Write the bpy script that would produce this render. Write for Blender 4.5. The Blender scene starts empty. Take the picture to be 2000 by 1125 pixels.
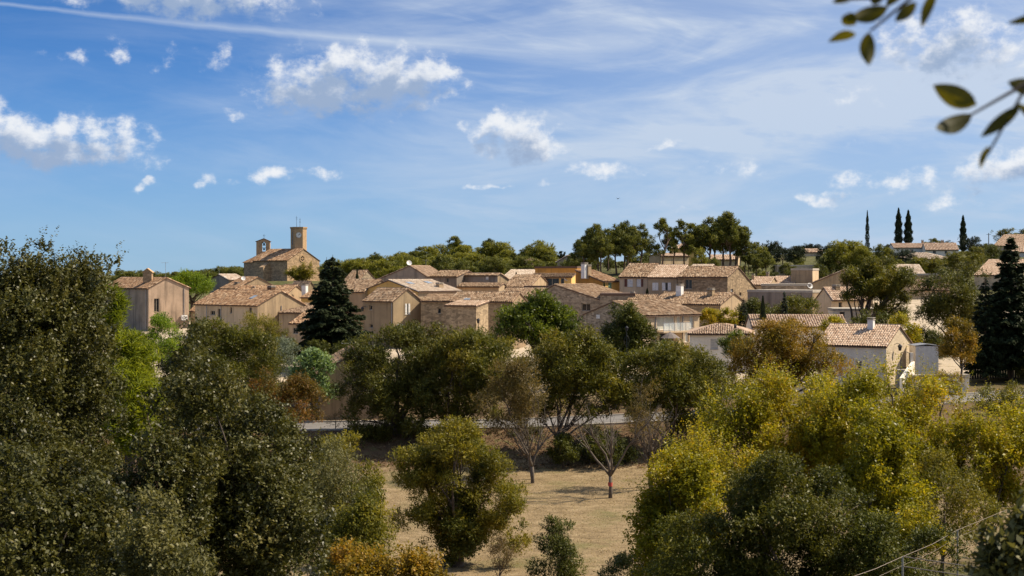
import bpy, math, random
import numpy as np
from mathutils import Vector

# ------------------------------------------------------------------ camera, light, sky
S = bpy.context.scene
COL = S.collection
F = 2000 * 50.0 / 36.0          # focal length in pixels of the 2000 px wide photograph
HZ = 535.0                      # eye level in the photograph
ZC = 16.0                       # eye height

cam = bpy.data.cameras.new('camera'); camo = bpy.data.objects.new('camera', cam); COL.objects.link(camo)
cam.lens = 50; cam.sensor_width = 36; cam.clip_start = 0.05; cam.clip_end = 9000
camo.location = (0, 0, ZC); camo.rotation_euler = (math.radians(90), 0, 0)
cam.shift_y = -(562.5 - HZ) / 2000
cam.dof.use_dof = True; cam.dof.focus_distance = 150; cam.dof.aperture_fstop = 7.1
S.camera = camo

SUN_AZ, SUN_EL = math.radians(79), math.radians(48)
SUN = Vector((math.sin(SUN_AZ) * math.cos(SUN_EL), math.cos(SUN_AZ) * math.cos(SUN_EL), math.sin(SUN_EL)))
sl = bpy.data.lights.new('sun', 'SUN'); sl.energy = 4.8; sl.angle = math.radians(0.53); sl.color = (1.0, 0.875, 0.70)
so = bpy.data.objects.new('sun', sl); COL.objects.link(so)
so.rotation_euler = SUN.to_track_quat('Z', 'Y').to_euler(); so.location = (60, 20, 90)

S.view_settings.view_transform = 'Standard'; S.view_settings.look = 'None'
S.view_settings.exposure = 0.55; S.view_settings.gamma = 1.0; S.view_settings.use_curve_mapping = False
S.render.engine = 'CYCLES'
S.cycles.max_bounces = 6; S.cycles.diffuse_bounces = 3; S.cycles.glossy_bounces = 2
S.cycles.transmission_bounces = 4; S.cycles.transparent_max_bounces = 4; S.cycles.caustics_reflective = False
S.cycles.caustics_refractive = False

# (px, py, half width, height above, height below, weight) of the clouds in view
CLOUDS = [(690, 178, 190, 92, 52, 1), (600, 178, 95, 60, 46, 1), (800, 160, 100, 70, 48, 1), (130, 292, 175, 66, 40, 1),
          (30, 280, 150, 70, 46, 1), (1015, 282, 90, 68, 40, 1), (945, 255, 55, 26, 20, .8), (1180, 328, 130, 36, 30, .50),
          (360, -25, 250, 40, 62, 1), (130, 108, 66, 26, 22, .52), (232, 100, 40, 32, 28, .62), (418, 112, 46, 48, 40, .58), (325, 112, 40, 34, 34, .38),
          (458, 222, 50, 20, 16, .46), (400, 355, 34, 22, 20, .60), (480, 348, 80, 26, 22, .52), (278, 360, 30, 16, 14, .55),
          (1450, 330, 100, 34, 22, .58), (1740, 356, 150, 34, 26, .68), (1610, 394, 66, 22, 16, .72), (1860, 395, 90, 34, 24, .6),
          (1860, 100, 170, 90, 70, .8), (1980, 330, 110, 60, 45, .8), (1660, 190, 70, 36, 24, .6), (560, 335, 150, 22, 26, .5),
          (1340, 285, 110, 14, 10, .46), (945, 368, 85, 10, 8, .48), (1325, 400, 36, 10, 8, .5), (1670, 275, 40, 14, 10, .46),
          (1050, 354, 44, 16, 12, .52)]

def build_world():
    w = bpy.data.worlds.new('World'); S.world = w; w.use_nodes = True
    nt = w.node_tree; nt.nodes.clear()
    def tools(nt):
        N, L = nt.nodes, nt.links
        def put(sock, v):
            if hasattr(v, 'is_linked'): L.new(v, sock)
            else: sock.default_value = v
        def m(op, a, b=None, c=None, clamp=False):
            n = N.new('ShaderNodeMath'); n.operation = op; n.use_clamp = clamp
            for i, v in enumerate((a, b, c)):
                if v is not None: put(n.inputs[i], v)
            return n.outputs[0]
        def vec(x, y, z=0.0):
            n = N.new('ShaderNodeCombineXYZ')
            for i, v in enumerate((x, y, z)): put(n.inputs[i], v)
            return n.outputs[0]
        def noise(v, scale, detail, rough, dist=0.0):
            n = N.new('ShaderNodeTexNoise'); L.new(v, n.inputs['Vector'])
            n.inputs['Scale'].default_value = scale; n.inputs['Detail'].default_value = detail
            n.inputs['Roughness'].default_value = rough; n.inputs['Distortion'].default_value = dist
            return n.outputs['Fac']
        def ss(x, a, b):
            n = N.new('ShaderNodeMapRange'); n.interpolation_type = 'SMOOTHSTEP'; put(n.inputs[0], x)
            n.inputs[1].default_value = a; n.inputs[2].default_value = b
            return n.outputs[0]
        def mix(f, a, b):
            n = N.new('ShaderNodeMix'); n.data_type = 'RGBA'; put(n.inputs[0], f)
            for i, v in ((6, a), (7, b)): put(n.inputs[i], v)
            return n.outputs[2]
        return m, vec, noise, ss, mix
    # density of the cumulus clouds as a function of azimuth u and elevation v
    g = bpy.data.node_groups.new('cumulus', 'ShaderNodeTree')
    g.interface.new_socket('u', in_out='INPUT', socket_type='NodeSocketFloat')
    g.interface.new_socket('v', in_out='INPUT', socket_type='NodeSocketFloat')
    g.interface.new_socket('density', in_out='OUTPUT', socket_type='NodeSocketFloat')
    g.interface.new_socket('body', in_out='OUTPUT', socket_type='NodeSocketFloat')
    gi = g.nodes.new('NodeGroupInput'); go = g.nodes.new('NodeGroupOutput')
    m, vec, noise, ss, mix = tools(g)
    u, v = gi.outputs[0], gi.outputs[1]
    uv = vec(u, m('MULTIPLY', v, 1.25))
    wa = noise(uv, 26, 3, .55)
    u2 = m('MULTIPLY_ADD', m('SUBTRACT', wa, .5), .035, u)
    v2 = m('MULTIPLY_ADD', m('SUBTRACT', noise(vec(v, u, 3.7), 30, 3, .55), .5), .026, v)
    fld = None
    def vm(op, a, b, c=None):
        n = g.nodes.new('ShaderNodeVectorMath'); n.operation = op
        for i, q in enumerate((a, b, c)):
            if q is None: continue
            if hasattr(q, 'is_linked'): g.links.new(q, n.inputs[i])
            else: n.inputs[i].default_value = q
        return n.outputs['Value'] if op == 'DOT_PRODUCT' else n.outputs[0]
    uvv = vec(u2, v2, v2)
    for (px, py, wd, ht, hb, wt) in CLOUDS:
        wt = wt if wt > .75 else wt - .10
        cu = math.atan((px - 1000) / F); cv = math.atan((HZ - py) / F * math.cos(cu)); q = .92 * F
        e = vm('MULTIPLY_ADD', uvv, (q / wd, q / ht, -q / hb), (-cu * q / wd, -cv * q / ht, cv * q / hb))
        e = vm('MAXIMUM', e, (-99, 0, 0)); k = m('SUBTRACT', wt * 1.0, vm('DOT_PRODUCT', e, e))
        fld = k if fld is None else m('MAXIMUM', fld, k)
    out = m('MAXIMUM', m('GREATER_THAN', m('ABSOLUTE', u), .42), m('GREATER_THAN', v, .24))
    gen = m('MULTIPLY', m('SUBTRACT', noise(vec(u, m('MULTIPLY', v, 2.2)), 5.5, 2, .5), .56), 7)
    fld = m('MAXIMUM', fld, m('MINIMUM', m('SUBTRACT', gen, m('MULTIPLY', m('SUBTRACT', 1.0, out), 9)), 1.0))
    fb = noise(uv, 50, 8, .60, .0)
    d = m('ADD', m('MAXIMUM', fld, -1.0), m('MULTIPLY', m('SUBTRACT', fb, .485), 3.4))
    g.links.new(ss(d, -.10, 1.40), go.inputs[0])
    g.links.new(m('ADD', m('MAXIMUM', fld, -1.0), m('MULTIPLY', m('SUBTRACT', fb, .5), 1.7)), go.inputs[1])
    # world
    N, L = nt.nodes, nt.links
    m, vec, noise, ss, mix = tools(nt)
    tc = N.new('ShaderNodeTexCoord'); sp = N.new('ShaderNodeSeparateXYZ'); L.new(tc.outputs['Generated'], sp.inputs[0])
    x, y, z = sp.outputs
    u = m('ARCTAN2', x, y); v = m('ARCSINE', z)
    sky = N.new('ShaderNodeTexSky'); sky.sky_type = 'NISHITA'; sky.sun_disc = False
    sky.sun_elevation = SUN_EL; sky.sun_rotation = SUN_AZ
    sky.air_density = 0.8; sky.dust_density = 0.1; sky.ozone_density = 5.0; sky.altitude = 600
    def cum(du, dv):
        n = N.new('ShaderNodeGroup'); n.node_tree = g
        L.new(m('ADD', u, du), n.inputs[0]); L.new(m('ADD', v, dv), n.inputs[1]); return n.outputs
    d0 = cum(0, 0)[0]; up_ = cum(.005, .013)
    lit = m('SUBTRACT', 1.0, m('ADD', m('MULTIPLY', ss(up_[1], -.15, 1.15), .80), m('MULTIPLY', up_[0], .12)))
    ccol = mix(ss(lit, .18, .98), (2.9, 3.8, 5.4, 1), (7.7, 7.9, 8.2, 1))
    # thin high veil, streaked along the horizon
    c1 = noise(vec(m('MULTIPLY', u, 2.2), m('MULTIPLY', v, 9.0), 1.3), 2.2, 6, .58, .6)
    c2 = noise(vec(m('MULTIPLY', u, 9.0), m('MULTIPLY_ADD', u, 6.0, m('MULTIPLY', v, 40.0)), 8.3), 1.5, 7, .6, .4)
    veil = m('ADD', m('MULTIPLY', ss(c1, .34, .74), .85), m('MULTIPLY', ss(c2, .45, .80), .35))
    veil = m('MULTIPLY', veil, m('MULTIPLY_ADD', ss(u, -.38, .26), .80, .16))
    haze = m('MULTIPLY', ss(u, -.22, .22), .42)
    veil = m('ADD', veil, haze)
    # an old contrail
    lu = m('ADD', m('SUBTRACT', v, math.atan((HZ - 38) / F)), m('MULTIPLY', m('ADD', u, .345), .060))
    lu = m('ADD', lu, m('MULTIPLY', m('SUBTRACT', noise(vec(u, v), 30, 4, .6), .5), .003))
    spread = m('MULTIPLY_ADD', m('ADD', u, .36), .012, .0016)
    tr = m('SUBTRACT', 1.0, m('DIVIDE', m('ABSOLUTE', lu), spread), clamp=True)
    tr = m('MULTIPLY', m('MULTIPLY', tr, .35), m('MULTIPLY', ss(u, .12, -.1), m('GREATER_THAN', y, 0.0)))
    veil = m('MINIMUM', m('ADD', veil, tr), .85)
    skc = N.new('ShaderNodeMix'); skc.data_type = 'RGBA'; skc.blend_type = 'MULTIPLY'; skc.inputs[0].default_value = 1.0
    L.new(sky.outputs[0], skc.inputs[6]); skc.inputs[7].default_value = (.38, .66, .95, 1)
    c = mix(veil, skc.outputs[2], (5.6, 6.3, 7.3, 1))
    c = mix(m('MULTIPLY', ss(v, .15, -.01), .55), c, (3.4, 4.7, 6.5, 1))
    fade = ss(v, -.005, .03)
    c = mix(m('MULTIPLY', ss(d0, .0, .95), m('MULTIPLY', fade, .96)), c, ccol)
    bg = N.new('ShaderNodeBackground'); L.new(c, bg.inputs[0]); bg.inputs[1].default_value = 0.078
    o = N.new('ShaderNodeOutputWorld'); L.new(bg.outputs[0], o.inputs[0])
    w.cycles.sampling_method = 'MANUAL'; w.cycles.sample_map_resolution = 512
build_world()

# ------------------------------------------------------------------ helpers
rng = np.random.default_rng(11); random.seed(11)
def P(px, py, d): return Vector(((px - 1000) / F * d, d, ZC - (py - HZ) / F * d))
def tag(o, label, cat, group=None):
    o['label'] = label; o['category'] = cat
    if group: o['group'] = group
    return o
def thing(name, label, cat, loc=(0, 0, 0), group=None):
    o = bpy.data.objects.new(name, None); COL.objects.link(o); o.location = loc
    o.empty_display_size = .5
    return tag(o, label, cat, group)
def obj(name, me, mat=None, parent=None, loc=(0, 0, 0)):
    o = bpy.data.objects.new(name, me); COL.objects.link(o); o.location = loc
    if mat and not me.materials: me.materials.append(mat)
    if parent: o.parent = parent
    return o
def mesh_np(name, verts, quads, rnd=None, smooth=False):
    """verts (n,3) and quads (m,4) arrays -> mesh; rnd: one value per vertex"""
    me = bpy.data.meshes.new(name); verts = np.asarray(verts, np.float32); quads = np.asarray(quads, np.int32)
    k = quads.shape[1]
    me.vertices.add(len(verts)); me.vertices.foreach_set('co', verts.ravel())
    me.loops.add(quads.size); me.loops.foreach_set('vertex_index', quads.ravel())
    me.polygons.add(len(quads)); me.polygons.foreach_set('loop_start', np.arange(0, quads.size, k, dtype=np.int32))
    if smooth: me.polygons.foreach_set('use_smooth', np.ones(len(quads), bool))
    me.update(calc_edges=True)
    if rnd is not None:
        a = me.attributes.new('rnd', 'FLOAT', 'POINT'); a.data.foreach_set('value', np.asarray(rnd, np.float32))
    return me
class MB:
    """collects polygons of one mesh"""
    def __init__(s): s.v = []; s.f = []
    def poly(s, pts):
        n = len(s.v); s.v += [tuple(p) for p in pts]; s.f.append(tuple(range(n, n + len(pts)))); return s
    def box(s, o, a, b, c):
        """corner o and three edge vectors"""
        o, a, b, c = map(Vector, (o, a, b, c)); n = len(s.v)
        s.v += [tuple(o + a * i + b * j + c * k) for k in (0, 1) for j in (0, 1) for i in (0, 1)]
        fs = [(0, 2, 3, 1), (4, 5, 7, 6), (0, 1, 5, 4), (2, 6, 7, 3), (0, 4, 6, 2), (1, 3, 7, 5)]
        if a.cross(b).dot(c) < 0: fs = [f[::-1] for f in fs]
        s.f += [tuple(n + i for i in f) for f in fs]; return s
    def cbox(s, c, sx, sy, sz): return s.box((c[0] - sx / 2, c[1] - sy / 2, c[2]), (sx, 0, 0), (0, sy, 0), (0, 0, sz))
    def tube(s, pts, rs, n=6, caps=True):
        pts = [Vector(p) for p in pts]
        if not hasattr(rs, '__len__'): rs = [rs] * len(pts)
        base = len(s.v); t0 = None
        for i, p in enumerate(pts):
            t = (pts[min(i + 1, len(pts) - 1)] - pts[max(i - 1, 0)]).normalized()
            a = t.cross(Vector((0, 0, 1)));
            if a.length < .05: a = t.cross(Vector((0, 1, 0)))
            a.normalize()
            if t0 is not None and a.dot(t0) < 0: a = -a
            t0 = a; b = t.cross(a)
            for k in range(n):
                q = 2 * math.pi * k / n; s.v.append(tuple(p + (a * math.cos(q) + b * math.sin(q)) * rs[i]))
        for i in range(len(pts) - 1):
            for k in range(n):
                k2 = (k + 1) % n; s.f.append((base + i * n + k, base + i * n + k2, base + (i + 1) * n + k2, base + (i + 1) * n + k))
        if caps:
            s.f.append(tuple(base + k for k in range(n))[::-1]); s.f.append(tuple(base + (len(pts) - 1) * n + k for k in range(n)))
        return s
    def lathe(s, c, prof, n=12):
        c = Vector(c); base = len(s.v)
        for r, z in prof:
            for k in range(n): q = 2 * math.pi * k / n; s.v.append((c.x + r * math.cos(q), c.y + r * math.sin(q), c.z + z))
        for i in range(len(prof) - 1):
            for k in range(n):
                k2 = (k + 1) % n; s.f.append((base + i * n + k, base + i * n + k2, base + (i + 1) * n + k2, base + (i + 1) * n + k))
        return s
    def mesh(s, name, off=(0, 0, 0), smooth=False):
        me = bpy.data.meshes.new(name); o = Vector(off)
        me.from_pydata([tuple(Vector(v) - o) for v in s.v], [], s.f); me.update()
        if smooth: me.polygons.foreach_set('use_smooth', [True] * len(me.polygons))
        return me

# ------------------------------------------------------------------ materials
def new_mat(name):
    m = bpy.data.materials.new(name); m.use_nodes = True; nt = m.node_tree; b = nt.nodes['Principled BSDF']
    return m, nt, nt.nodes, nt.links, b
def c4(c): return (c[0], c[1], c[2], 1)
def plain(name, col, rough=.7, metal=0.0, var=.12, scale=3.0):
    m, nt, N, L, b = new_mat(name)
    tc = N.new('ShaderNodeTexCoord'); n = N.new('ShaderNodeTexNoise'); n.inputs['Scale'].default_value = scale; n.inputs['Detail'].default_value = 5
    L.new(tc.outputs['Object'], n.inputs['Vector'])
    r = N.new('ShaderNodeValToRGB'); e = r.color_ramp.elements
    e[0].position = .3; e[1].position = .7
    e[0].color = c4([k * (1 - var) for k in col]); e[1].color = c4([min(1, k * (1 + var)) for k in col])
    L.new(n.outputs['Fac'], r.inputs[0]); L.new(r.outputs[0], b.inputs['Base Color'])
    b.inputs['Roughness'].default_value = rough; b.inputs['Metallic'].default_value = metal
    return m
def ramp(N, stops):
    r = N.new('ShaderNodeValToRGB'); el = r.color_ramp.elements
    while len(el) < len(stops): el.new(.5)
    for e, (p, c) in zip(el, stops): e.position = p; e.color = c4(c)
    return r
def noise_n(N, L, vec, scale, detail=5, rough=.55, mp=None):
    n = N.new('ShaderNodeTexNoise'); n.inputs['Scale'].default_value = scale; n.inputs['Detail'].default_value = detail; n.inputs['Roughness'].default_value = rough
    if mp:
        k = N.new('ShaderNodeMapping'); k.inputs['Scale'].default_value = mp; L.new(vec, k.inputs[0]); vec = k.outputs[0]
    L.new(vec, n.inputs['Vector']); return n.outputs['Fac']
def mixc(N, L, f, a, b, mode='MIX'):
    n = N.new('ShaderNodeMix'); n.data_type = 'RGBA'; n.blend_type = mode
    for i, v in ((0, f), (6, a), (7, b)):
        if hasattr(v, 'is_linked'): L.new(v, n.inputs[i])
        else: n.inputs[i].default_value = v
    return n.outputs[2]
def wall_mat(name, col, stain=.5, stone=0.0, stone_scale=2.6, dirt=(.13, .105, .08)):
    """render or rubble stone; run-off streaks and blotches of age"""
    m, nt, N, L, b = new_mat(name)
    tc = N.new('ShaderNodeTexCoord'); geo = N.new('ShaderNodeNewGeometry'); V = geo.outputs['Position']
    base = ramp(N, [(.25, [c * .82 for c in col]), (.75, [min(1, c * 1.12) for c in col])]); L.new(noise_n(N, L, V, .55, 6, .6), base.inputs[0])
    c = base.outputs[0]; bump_src = noise_n(N, L, V, 9, 4)
    if stone:
        mp = N.new('ShaderNodeMapping'); mp.inputs['Scale'].default_value = (1, 1, 1.9); L.new(V, mp.inputs[0])
        vo = N.new('ShaderNodeTexVoronoi'); vo.inputs['Scale'].default_value = stone_scale; L.new(mp.outputs[0], vo.inputs['Vector'])
        vd = N.new('ShaderNodeTexVoronoi'); vd.feature = 'DISTANCE_TO_EDGE'; vd.inputs['Scale'].default_value = stone_scale; L.new(mp.outputs[0], vd.inputs['Vector'])
        hs = N.new('ShaderNodeSeparateColor'); L.new(vo.outputs['Color'], hs.inputs[0])
        sr = ramp(N, [(0, [k * .5 for k in col]), (.45, [k * .9 for k in col]), (1, [min(1, k * 1.3) for k in col])]); L.new(hs.outputs[0], sr.inputs[0])
        c = mixc(N, L, stone, c, sr.outputs[0])
        jr = ramp(N, [(.0, (1, 1, 1)), (.10, (0, 0, 0))]); L.new(vd.outputs['Distance'], jr.inputs[0])
        jm = N.new('ShaderNodeMath'); jm.operation = 'MULTIPLY'; jm.inputs[1].default_value = .6 * stone; L.new(jr.outputs[0], jm.inputs[0])
        c = mixc(N, L, jm.outputs[0], c, c4([k * .62 for k in col])); bump_src = vd.outputs['Distance']
    st = ramp(N, [(.50, (0, 0, 0)), (.72, (1, 1, 1))]); L.new(noise_n(N, L, V, 1.0, 5, .65, (1.5, 1.5, .12)), st.inputs[0])
    s2 = ramp(N, [(.46, (0, 0, 0)), (.70, (1, 1, 1))]); L.new(noise_n(N, L, V, .33, 5, .65), s2.inputs[0])
    a = N.new('ShaderNodeMath'); a.operation = 'MULTIPLY'; a.inputs[1].default_value = stain * .95; L.new(st.outputs[0], a.inputs[0])
    c = mixc(N, L, a.outputs[0], c, c4(dirt))
    a = N.new('ShaderNodeMath'); a.operation = 'MULTIPLY'; a.inputs[1].default_value = stain * .5; L.new(s2.outputs[0], a.inputs[0])
    c = mixc(N, L, a.outputs[0], c, c4([k * 1.5 for k in dirt]))
    oi = N.new('ShaderNodeObjectInfo'); vr = ramp(N, [(0, (.80, .76, .72)), (.35, (1.02, .96, .86)), (.7, (1.0, .99, .97)), (1, (1.10, 1.04, .94))]); L.new(oi.outputs['Random'], vr.inputs[0]); c = mixc(N, L, 1.0, c, vr.outputs[0], 'MULTIPLY')
    L.new(c, b.inputs['Base Color']); b.inputs['Roughness'].default_value = .92; b.inputs['Specular IOR Level'].default_value = .2
    bp = N.new('ShaderNodeBump'); bp.inputs['Strength'].default_value = .5; bp.inputs['Distance'].default_value = .06; L.new(bump_src, bp.inputs['Height']); L.new(bp.outputs[0], b.inputs['Normal'])
    return m
def tile_mat(name, stops, lichen=.4):
    m, nt, N, L, b = new_mat(name)
    at = N.new('ShaderNodeAttribute'); at.attribute_name = 'rnd'; geo = N.new('ShaderNodeNewGeometry'); V = geo.outputs['Position']
    r = ramp(N, stops); L.new(at.outputs['Fac'], r.inputs[0])
    l = ramp(N, [(.48, (0, 0, 0)), (.68, (1, 1, 1))]); L.new(noise_n(N, L, V, .7, 6, .7), l.inputs[0])
    f = N.new('ShaderNodeMath'); f.operation = 'MULTIPLY'; f.inputs[1].default_value = lichen; L.new(l.outputs[0], f.inputs[0])
    c = mixc(N, L, f.outputs[0], r.outputs[0], (.13, .10, .07, 1))
    L.new(c, b.inputs['Base Color']); b.inputs['Roughness'].default_value = .9; b.inputs['Specular IOR Level'].default_value = .2
    return m
def leaf_mat(name, stops, patch=None, pamt=0.0, pscale=.5, rough=.5, trans=.35, tcol=1.5, spec=.22):
    m, nt, N, L, b = new_mat(name)
    at = N.new('ShaderNodeAttribute'); at.attribute_name = 'rnd'
    r = ramp(N, stops); L.new(at.outputs['Fac'], r.inputs[0]); c = r.outputs[0]
    if patch:
        geo = N.new('ShaderNodeNewGeometry')
        q = ramp(N, [(.48, (0, 0, 0)), (.66, (1, 1, 1))]); L.new(noise_n(N, L, geo.outputs['Position'], pscale, 4, .6), q.inputs[0])
        f = N.new('ShaderNodeMath'); f.operation = 'MULTIPLY'; L.new(q.outputs[0], f.inputs[0]); L.new(at.outputs['Fac'], f.inputs[1])
        f2 = N.new('ShaderNodeMath'); f2.operation = 'MULTIPLY'; f2.inputs[1].default_value = pamt; L.new(f.outputs[0], f2.inputs[0])
        c = mixc(N, L, f2.outputs[0], c, c4(patch))
    L.new(c, b.inputs['Base Color']); b.inputs['Roughness'].default_value = rough; b.inputs['Specular IOR Level'].default_value = spec
    t = N.new('ShaderNodeBsdfTranslucent'); tc = mixc(N, L, 1.0, c, (tcol, tcol * .95, tcol * .45, 1), 'MULTIPLY'); L.new(tc, t.inputs[0])
    mx = N.new('ShaderNodeMixShader'); mx.inputs[0].default_value = trans
    L.new(b.outputs[0], mx.inputs[1]); L.new(t.outputs[0], mx.inputs[2]); L.new(mx.outputs[0], N['Material Output'].inputs[0])
    return m
M = {}
M['plaster'] = wall_mat('plaster_beige', (.46, .35, .23), .7)
M['pinkish'] = wall_mat('plaster_pinkish', (.54, .41, .315), .9)
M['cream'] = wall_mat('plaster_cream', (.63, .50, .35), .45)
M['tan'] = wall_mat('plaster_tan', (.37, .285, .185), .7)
M['ochre'] = wall_mat('plaster_ochre', (.58, .31, .08), .6, dirt=(.16, .09, .04))
M['yellow'] = wall_mat('plaster_yellow', (.74, .50, .18), .2)
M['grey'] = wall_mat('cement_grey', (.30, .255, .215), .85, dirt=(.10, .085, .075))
M['white'] = wall_mat('plaster_white', (.86, .81, .73), .10)
M['stone'] = wall_mat('rubble_stone', (.40, .305, .20), .45, .85, 2.4)
M['stone_grey'] = wall_mat('grey_rubble_stone', (.38, .315, .24), .45, .95, 2.6)
M['church'] = wall_mat('church_stone', (.44, .315, .20), .3, .8, 1.7)
M['ashlar'] = wall_mat('ashlar_stone', (.50, .345, .205), .35, .25, 1.6)
M['stone_pale'] = wall_mat('pale_stone', (.62, .53, .41), .15, .4, 3.6)
OLD = [(0, (.12, .072, .042)), (.3, (.255, .16, .095)), (.6, (.345, .23, .14)), (.85, (.43, .305, .20)), (1, (.52, .40, .28))]
M['old'] = tile_mat('old_clay_tiles', OLD, .6)
M['warm'] = tile_mat('warm_clay_tiles', [(0, (.13, .072, .040)), (.4, (.29, .165, .09)), (.75, (.42, .265, .15)), (1, (.55, .40, .27))], .45)
M['pink'] = tile_mat('pink_clay_tiles', [(0, (.33, .21, .14)), (.4, (.49, .34, .235)), (.8, (.58, .43, .31)), (1, (.66, .52, .40))], .2)
M['pale'] = tile_mat('pale_clay_tiles', [(0, (.42, .31, .22)), (.5, (.60, .47, .35)), (1, (.72, .62, .50))], .25)
M['brown'] = tile_mat('brown_clay_tiles', [(0, (.14, .09, .06)), (.5, (.28, .185, .12)), (1, (.42, .31, .22))], .4)
M['deck'] = plain('roof_deck', (.13, .08, .055), .95)
M['glass'] = plain('window_glass', (.025, .027, .03), .12, 0, .3)
M['frame'] = plain('window_frame', (.32, .27, .21), .6)
M['iron'] = plain('dark_iron', (.025, .025, .027), .5, .3)
M['metal'] = plain('grey_metal', (.35, .35, .36), .45, .6)
M['whitepaint'] = plain('white_paint', (.78, .75, .70), .6)
M['redbrown'] = plain('red_brown_paint', (.14, .045, .025), .6)
M['greenpaint'] = plain('green_paint', (.20, .36, .24), .6)
M['curtain'] = plain('pale_curtain', (.50, .50, .43), .8)
M['greyshutter'] = plain('grey_shutter', (.48, .46, .43), .6)
M['bark'] = plain('bark', (.085, .065, .05), .95, 0, .45, 6)
M['bark_pale'] = plain('pale_bark', (.115, .092, .07), .95, 0, .4, 6)
M['bark_pine'] = plain('pine_bark', (.13, .085, .06), .95, 0, .4, 5)
# ------------------------------------------------------------------ terrain
CP = np.array([(0,-30,-1.5),(-40,-30,-2.5),(40,-30,-1.5),(0,0,-1.8),(-15,0,-2.2),(15,0,-1.8),(0,5,-2.8),(-10,12,-6),(0,12,-6),(10,12,-5),
 (-14,24,-9),(0,24,-9),(10,24,-6.8),(-25,10,-6),(9,32,-7.7),(14,36,-8.0),(22,40,-7.8),(-15,36,-11),(0,40,-11.5),(14,52,-11.2),(30,50,-9.8),(-28,50,-12.4),
 (0,56,-14.0),(-6,72,-14.6),(10,75,-14.5),(0,90,-14.5),(10,100,-14.3),(-15,100,-14.3),(28,80,-13.2),(45,90,-12.4),(-40,80,-13.8),(0,105.5,-14.1),(-18,104,-14.2),(16,107,-13.8),
 (0,112.5,-12.55),(0,121,-12.45),(-22,111.5,-12.65),(-22,120,-12.5),(20,115,-12.0),(20,125,-11.8),(40,121,-11.3),(40,131,-11.1),(60,127,-10.8),(60,137,-10.5),(-55,113,-12.6),(-55,122,-12.4),
 (0,150,-11),(-30,150,-11.2),(30,142,-11.0),(55,150,-10),(-60,150,-11.4),(0,190,-9.8),(-50,200,-10.2),(50,190,-7.8),(30,215,-6.0),(0,230,-7.2),(-60,250,-8.6),(60,230,-5.0),
 (0,270,-4.2),(-55,300,-5.6),(-60,365,-1.8),(-40,375,-1.8),(-78,370,-2.4),(-78,300,-6.5),(-100,230,-11),(-120,300,-9.5),(-125,400,-8),(-200,300,-12),(-60,430,-3),
 (0,330,-1.8),(-20,400,-.6),(0,430,1.2),(20,320,.6),(40,315,1.2),(60,320,1.6),(70,290,-1.8),(90,350,1.6),(110,400,4.8),(130,440,6.8),(150,350,3.5),(60,400,3.8),(100,260,-1.6),(75,180,-8),(110,180,-7),(150,250,-2.5),
 (0,600,2.5),(100,600,7.5),(-100,600,-5),(200,600,9),(-250,600,-9),(190,440,7),(50,470,5.0),(90,460,6.5),(-60,600,-2.5),(220,200,-5),(300,400,4),(-100,100,-13),(120,100,-11),(80,40,-8),(-80,20,-9)], float)
ROAD = [(-62, 116.5, -12.45), (-40, 116, -12.5), (-20, 115.6, -12.45), (0, 116.4, -12.35), (20, 119.5, -11.75), (40, 126, -11.05), (60, 132, -10.5), (85, 138, -10.0)]
_A = CP[:, :2]; _K = np.linalg.norm(_A[:, None] - _A[None], axis=2); _n = len(CP)
_Q = np.c_[np.ones(_n), _A / 100]; _MM = np.block([[_K - 0.02 * np.eye(_n), _Q], [_Q.T, np.zeros((3, 3))]])
_sol = np.linalg.solve(_MM, np.r_[CP[:, 2], 0, 0, 0])
def ground_np(x, y):
    x = np.asarray(x, float); y = np.asarray(y, float); sh = x.shape; x = x.ravel(); y = y.ravel()
    xc = np.clip(x, -260, 300); yc = np.clip(y, -40, 640)
    r = np.sqrt((xc[:, None] - _A[None, :, 0]) ** 2 + (yc[:, None] - _A[None, :, 1]) ** 2)
    z = r @ _sol[:_n] + _sol[_n] + _sol[_n + 1] * xc / 100 + _sol[_n + 2] * yc / 100
    far = np.clip((np.hypot(x - xc, y - yc)) / 700, 0, 1); far = far * far * (3 - 2 * far)
    z = z * (1 - far) + (-9 + 5 * np.sin(x / 310) * np.cos(y / 420)) * far
    # the road lies on a level bench
    best = np.full(len(x), 1e9); zr = np.zeros(len(x))
    for (x0, y0, z0), (x1, y1, z1) in zip(ROAD[:-1], ROAD[1:]):
        dx, dy = x1 - x0, y1 - y0; t = np.clip(((x - x0) * dx + (y - y0) * dy) / (dx * dx + dy * dy), 0, 1)
        dd = np.hypot(x - x0 - t * dx, y - y0 - t * dy); k = dd < best; best[k] = dd[k]; zr[k] = (z0 + t * (z1 - z0))[k]
    w = np.clip((8.5 - best) / 4.2, 0, 1); w = w * w * (3 - 2 * w); z = z * (1 - w) + zr * w
    return (z + ZC).reshape(sh)
def gz(x, y): return float(ground_np(np.array([x]), np.array([y]))[0])
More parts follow.
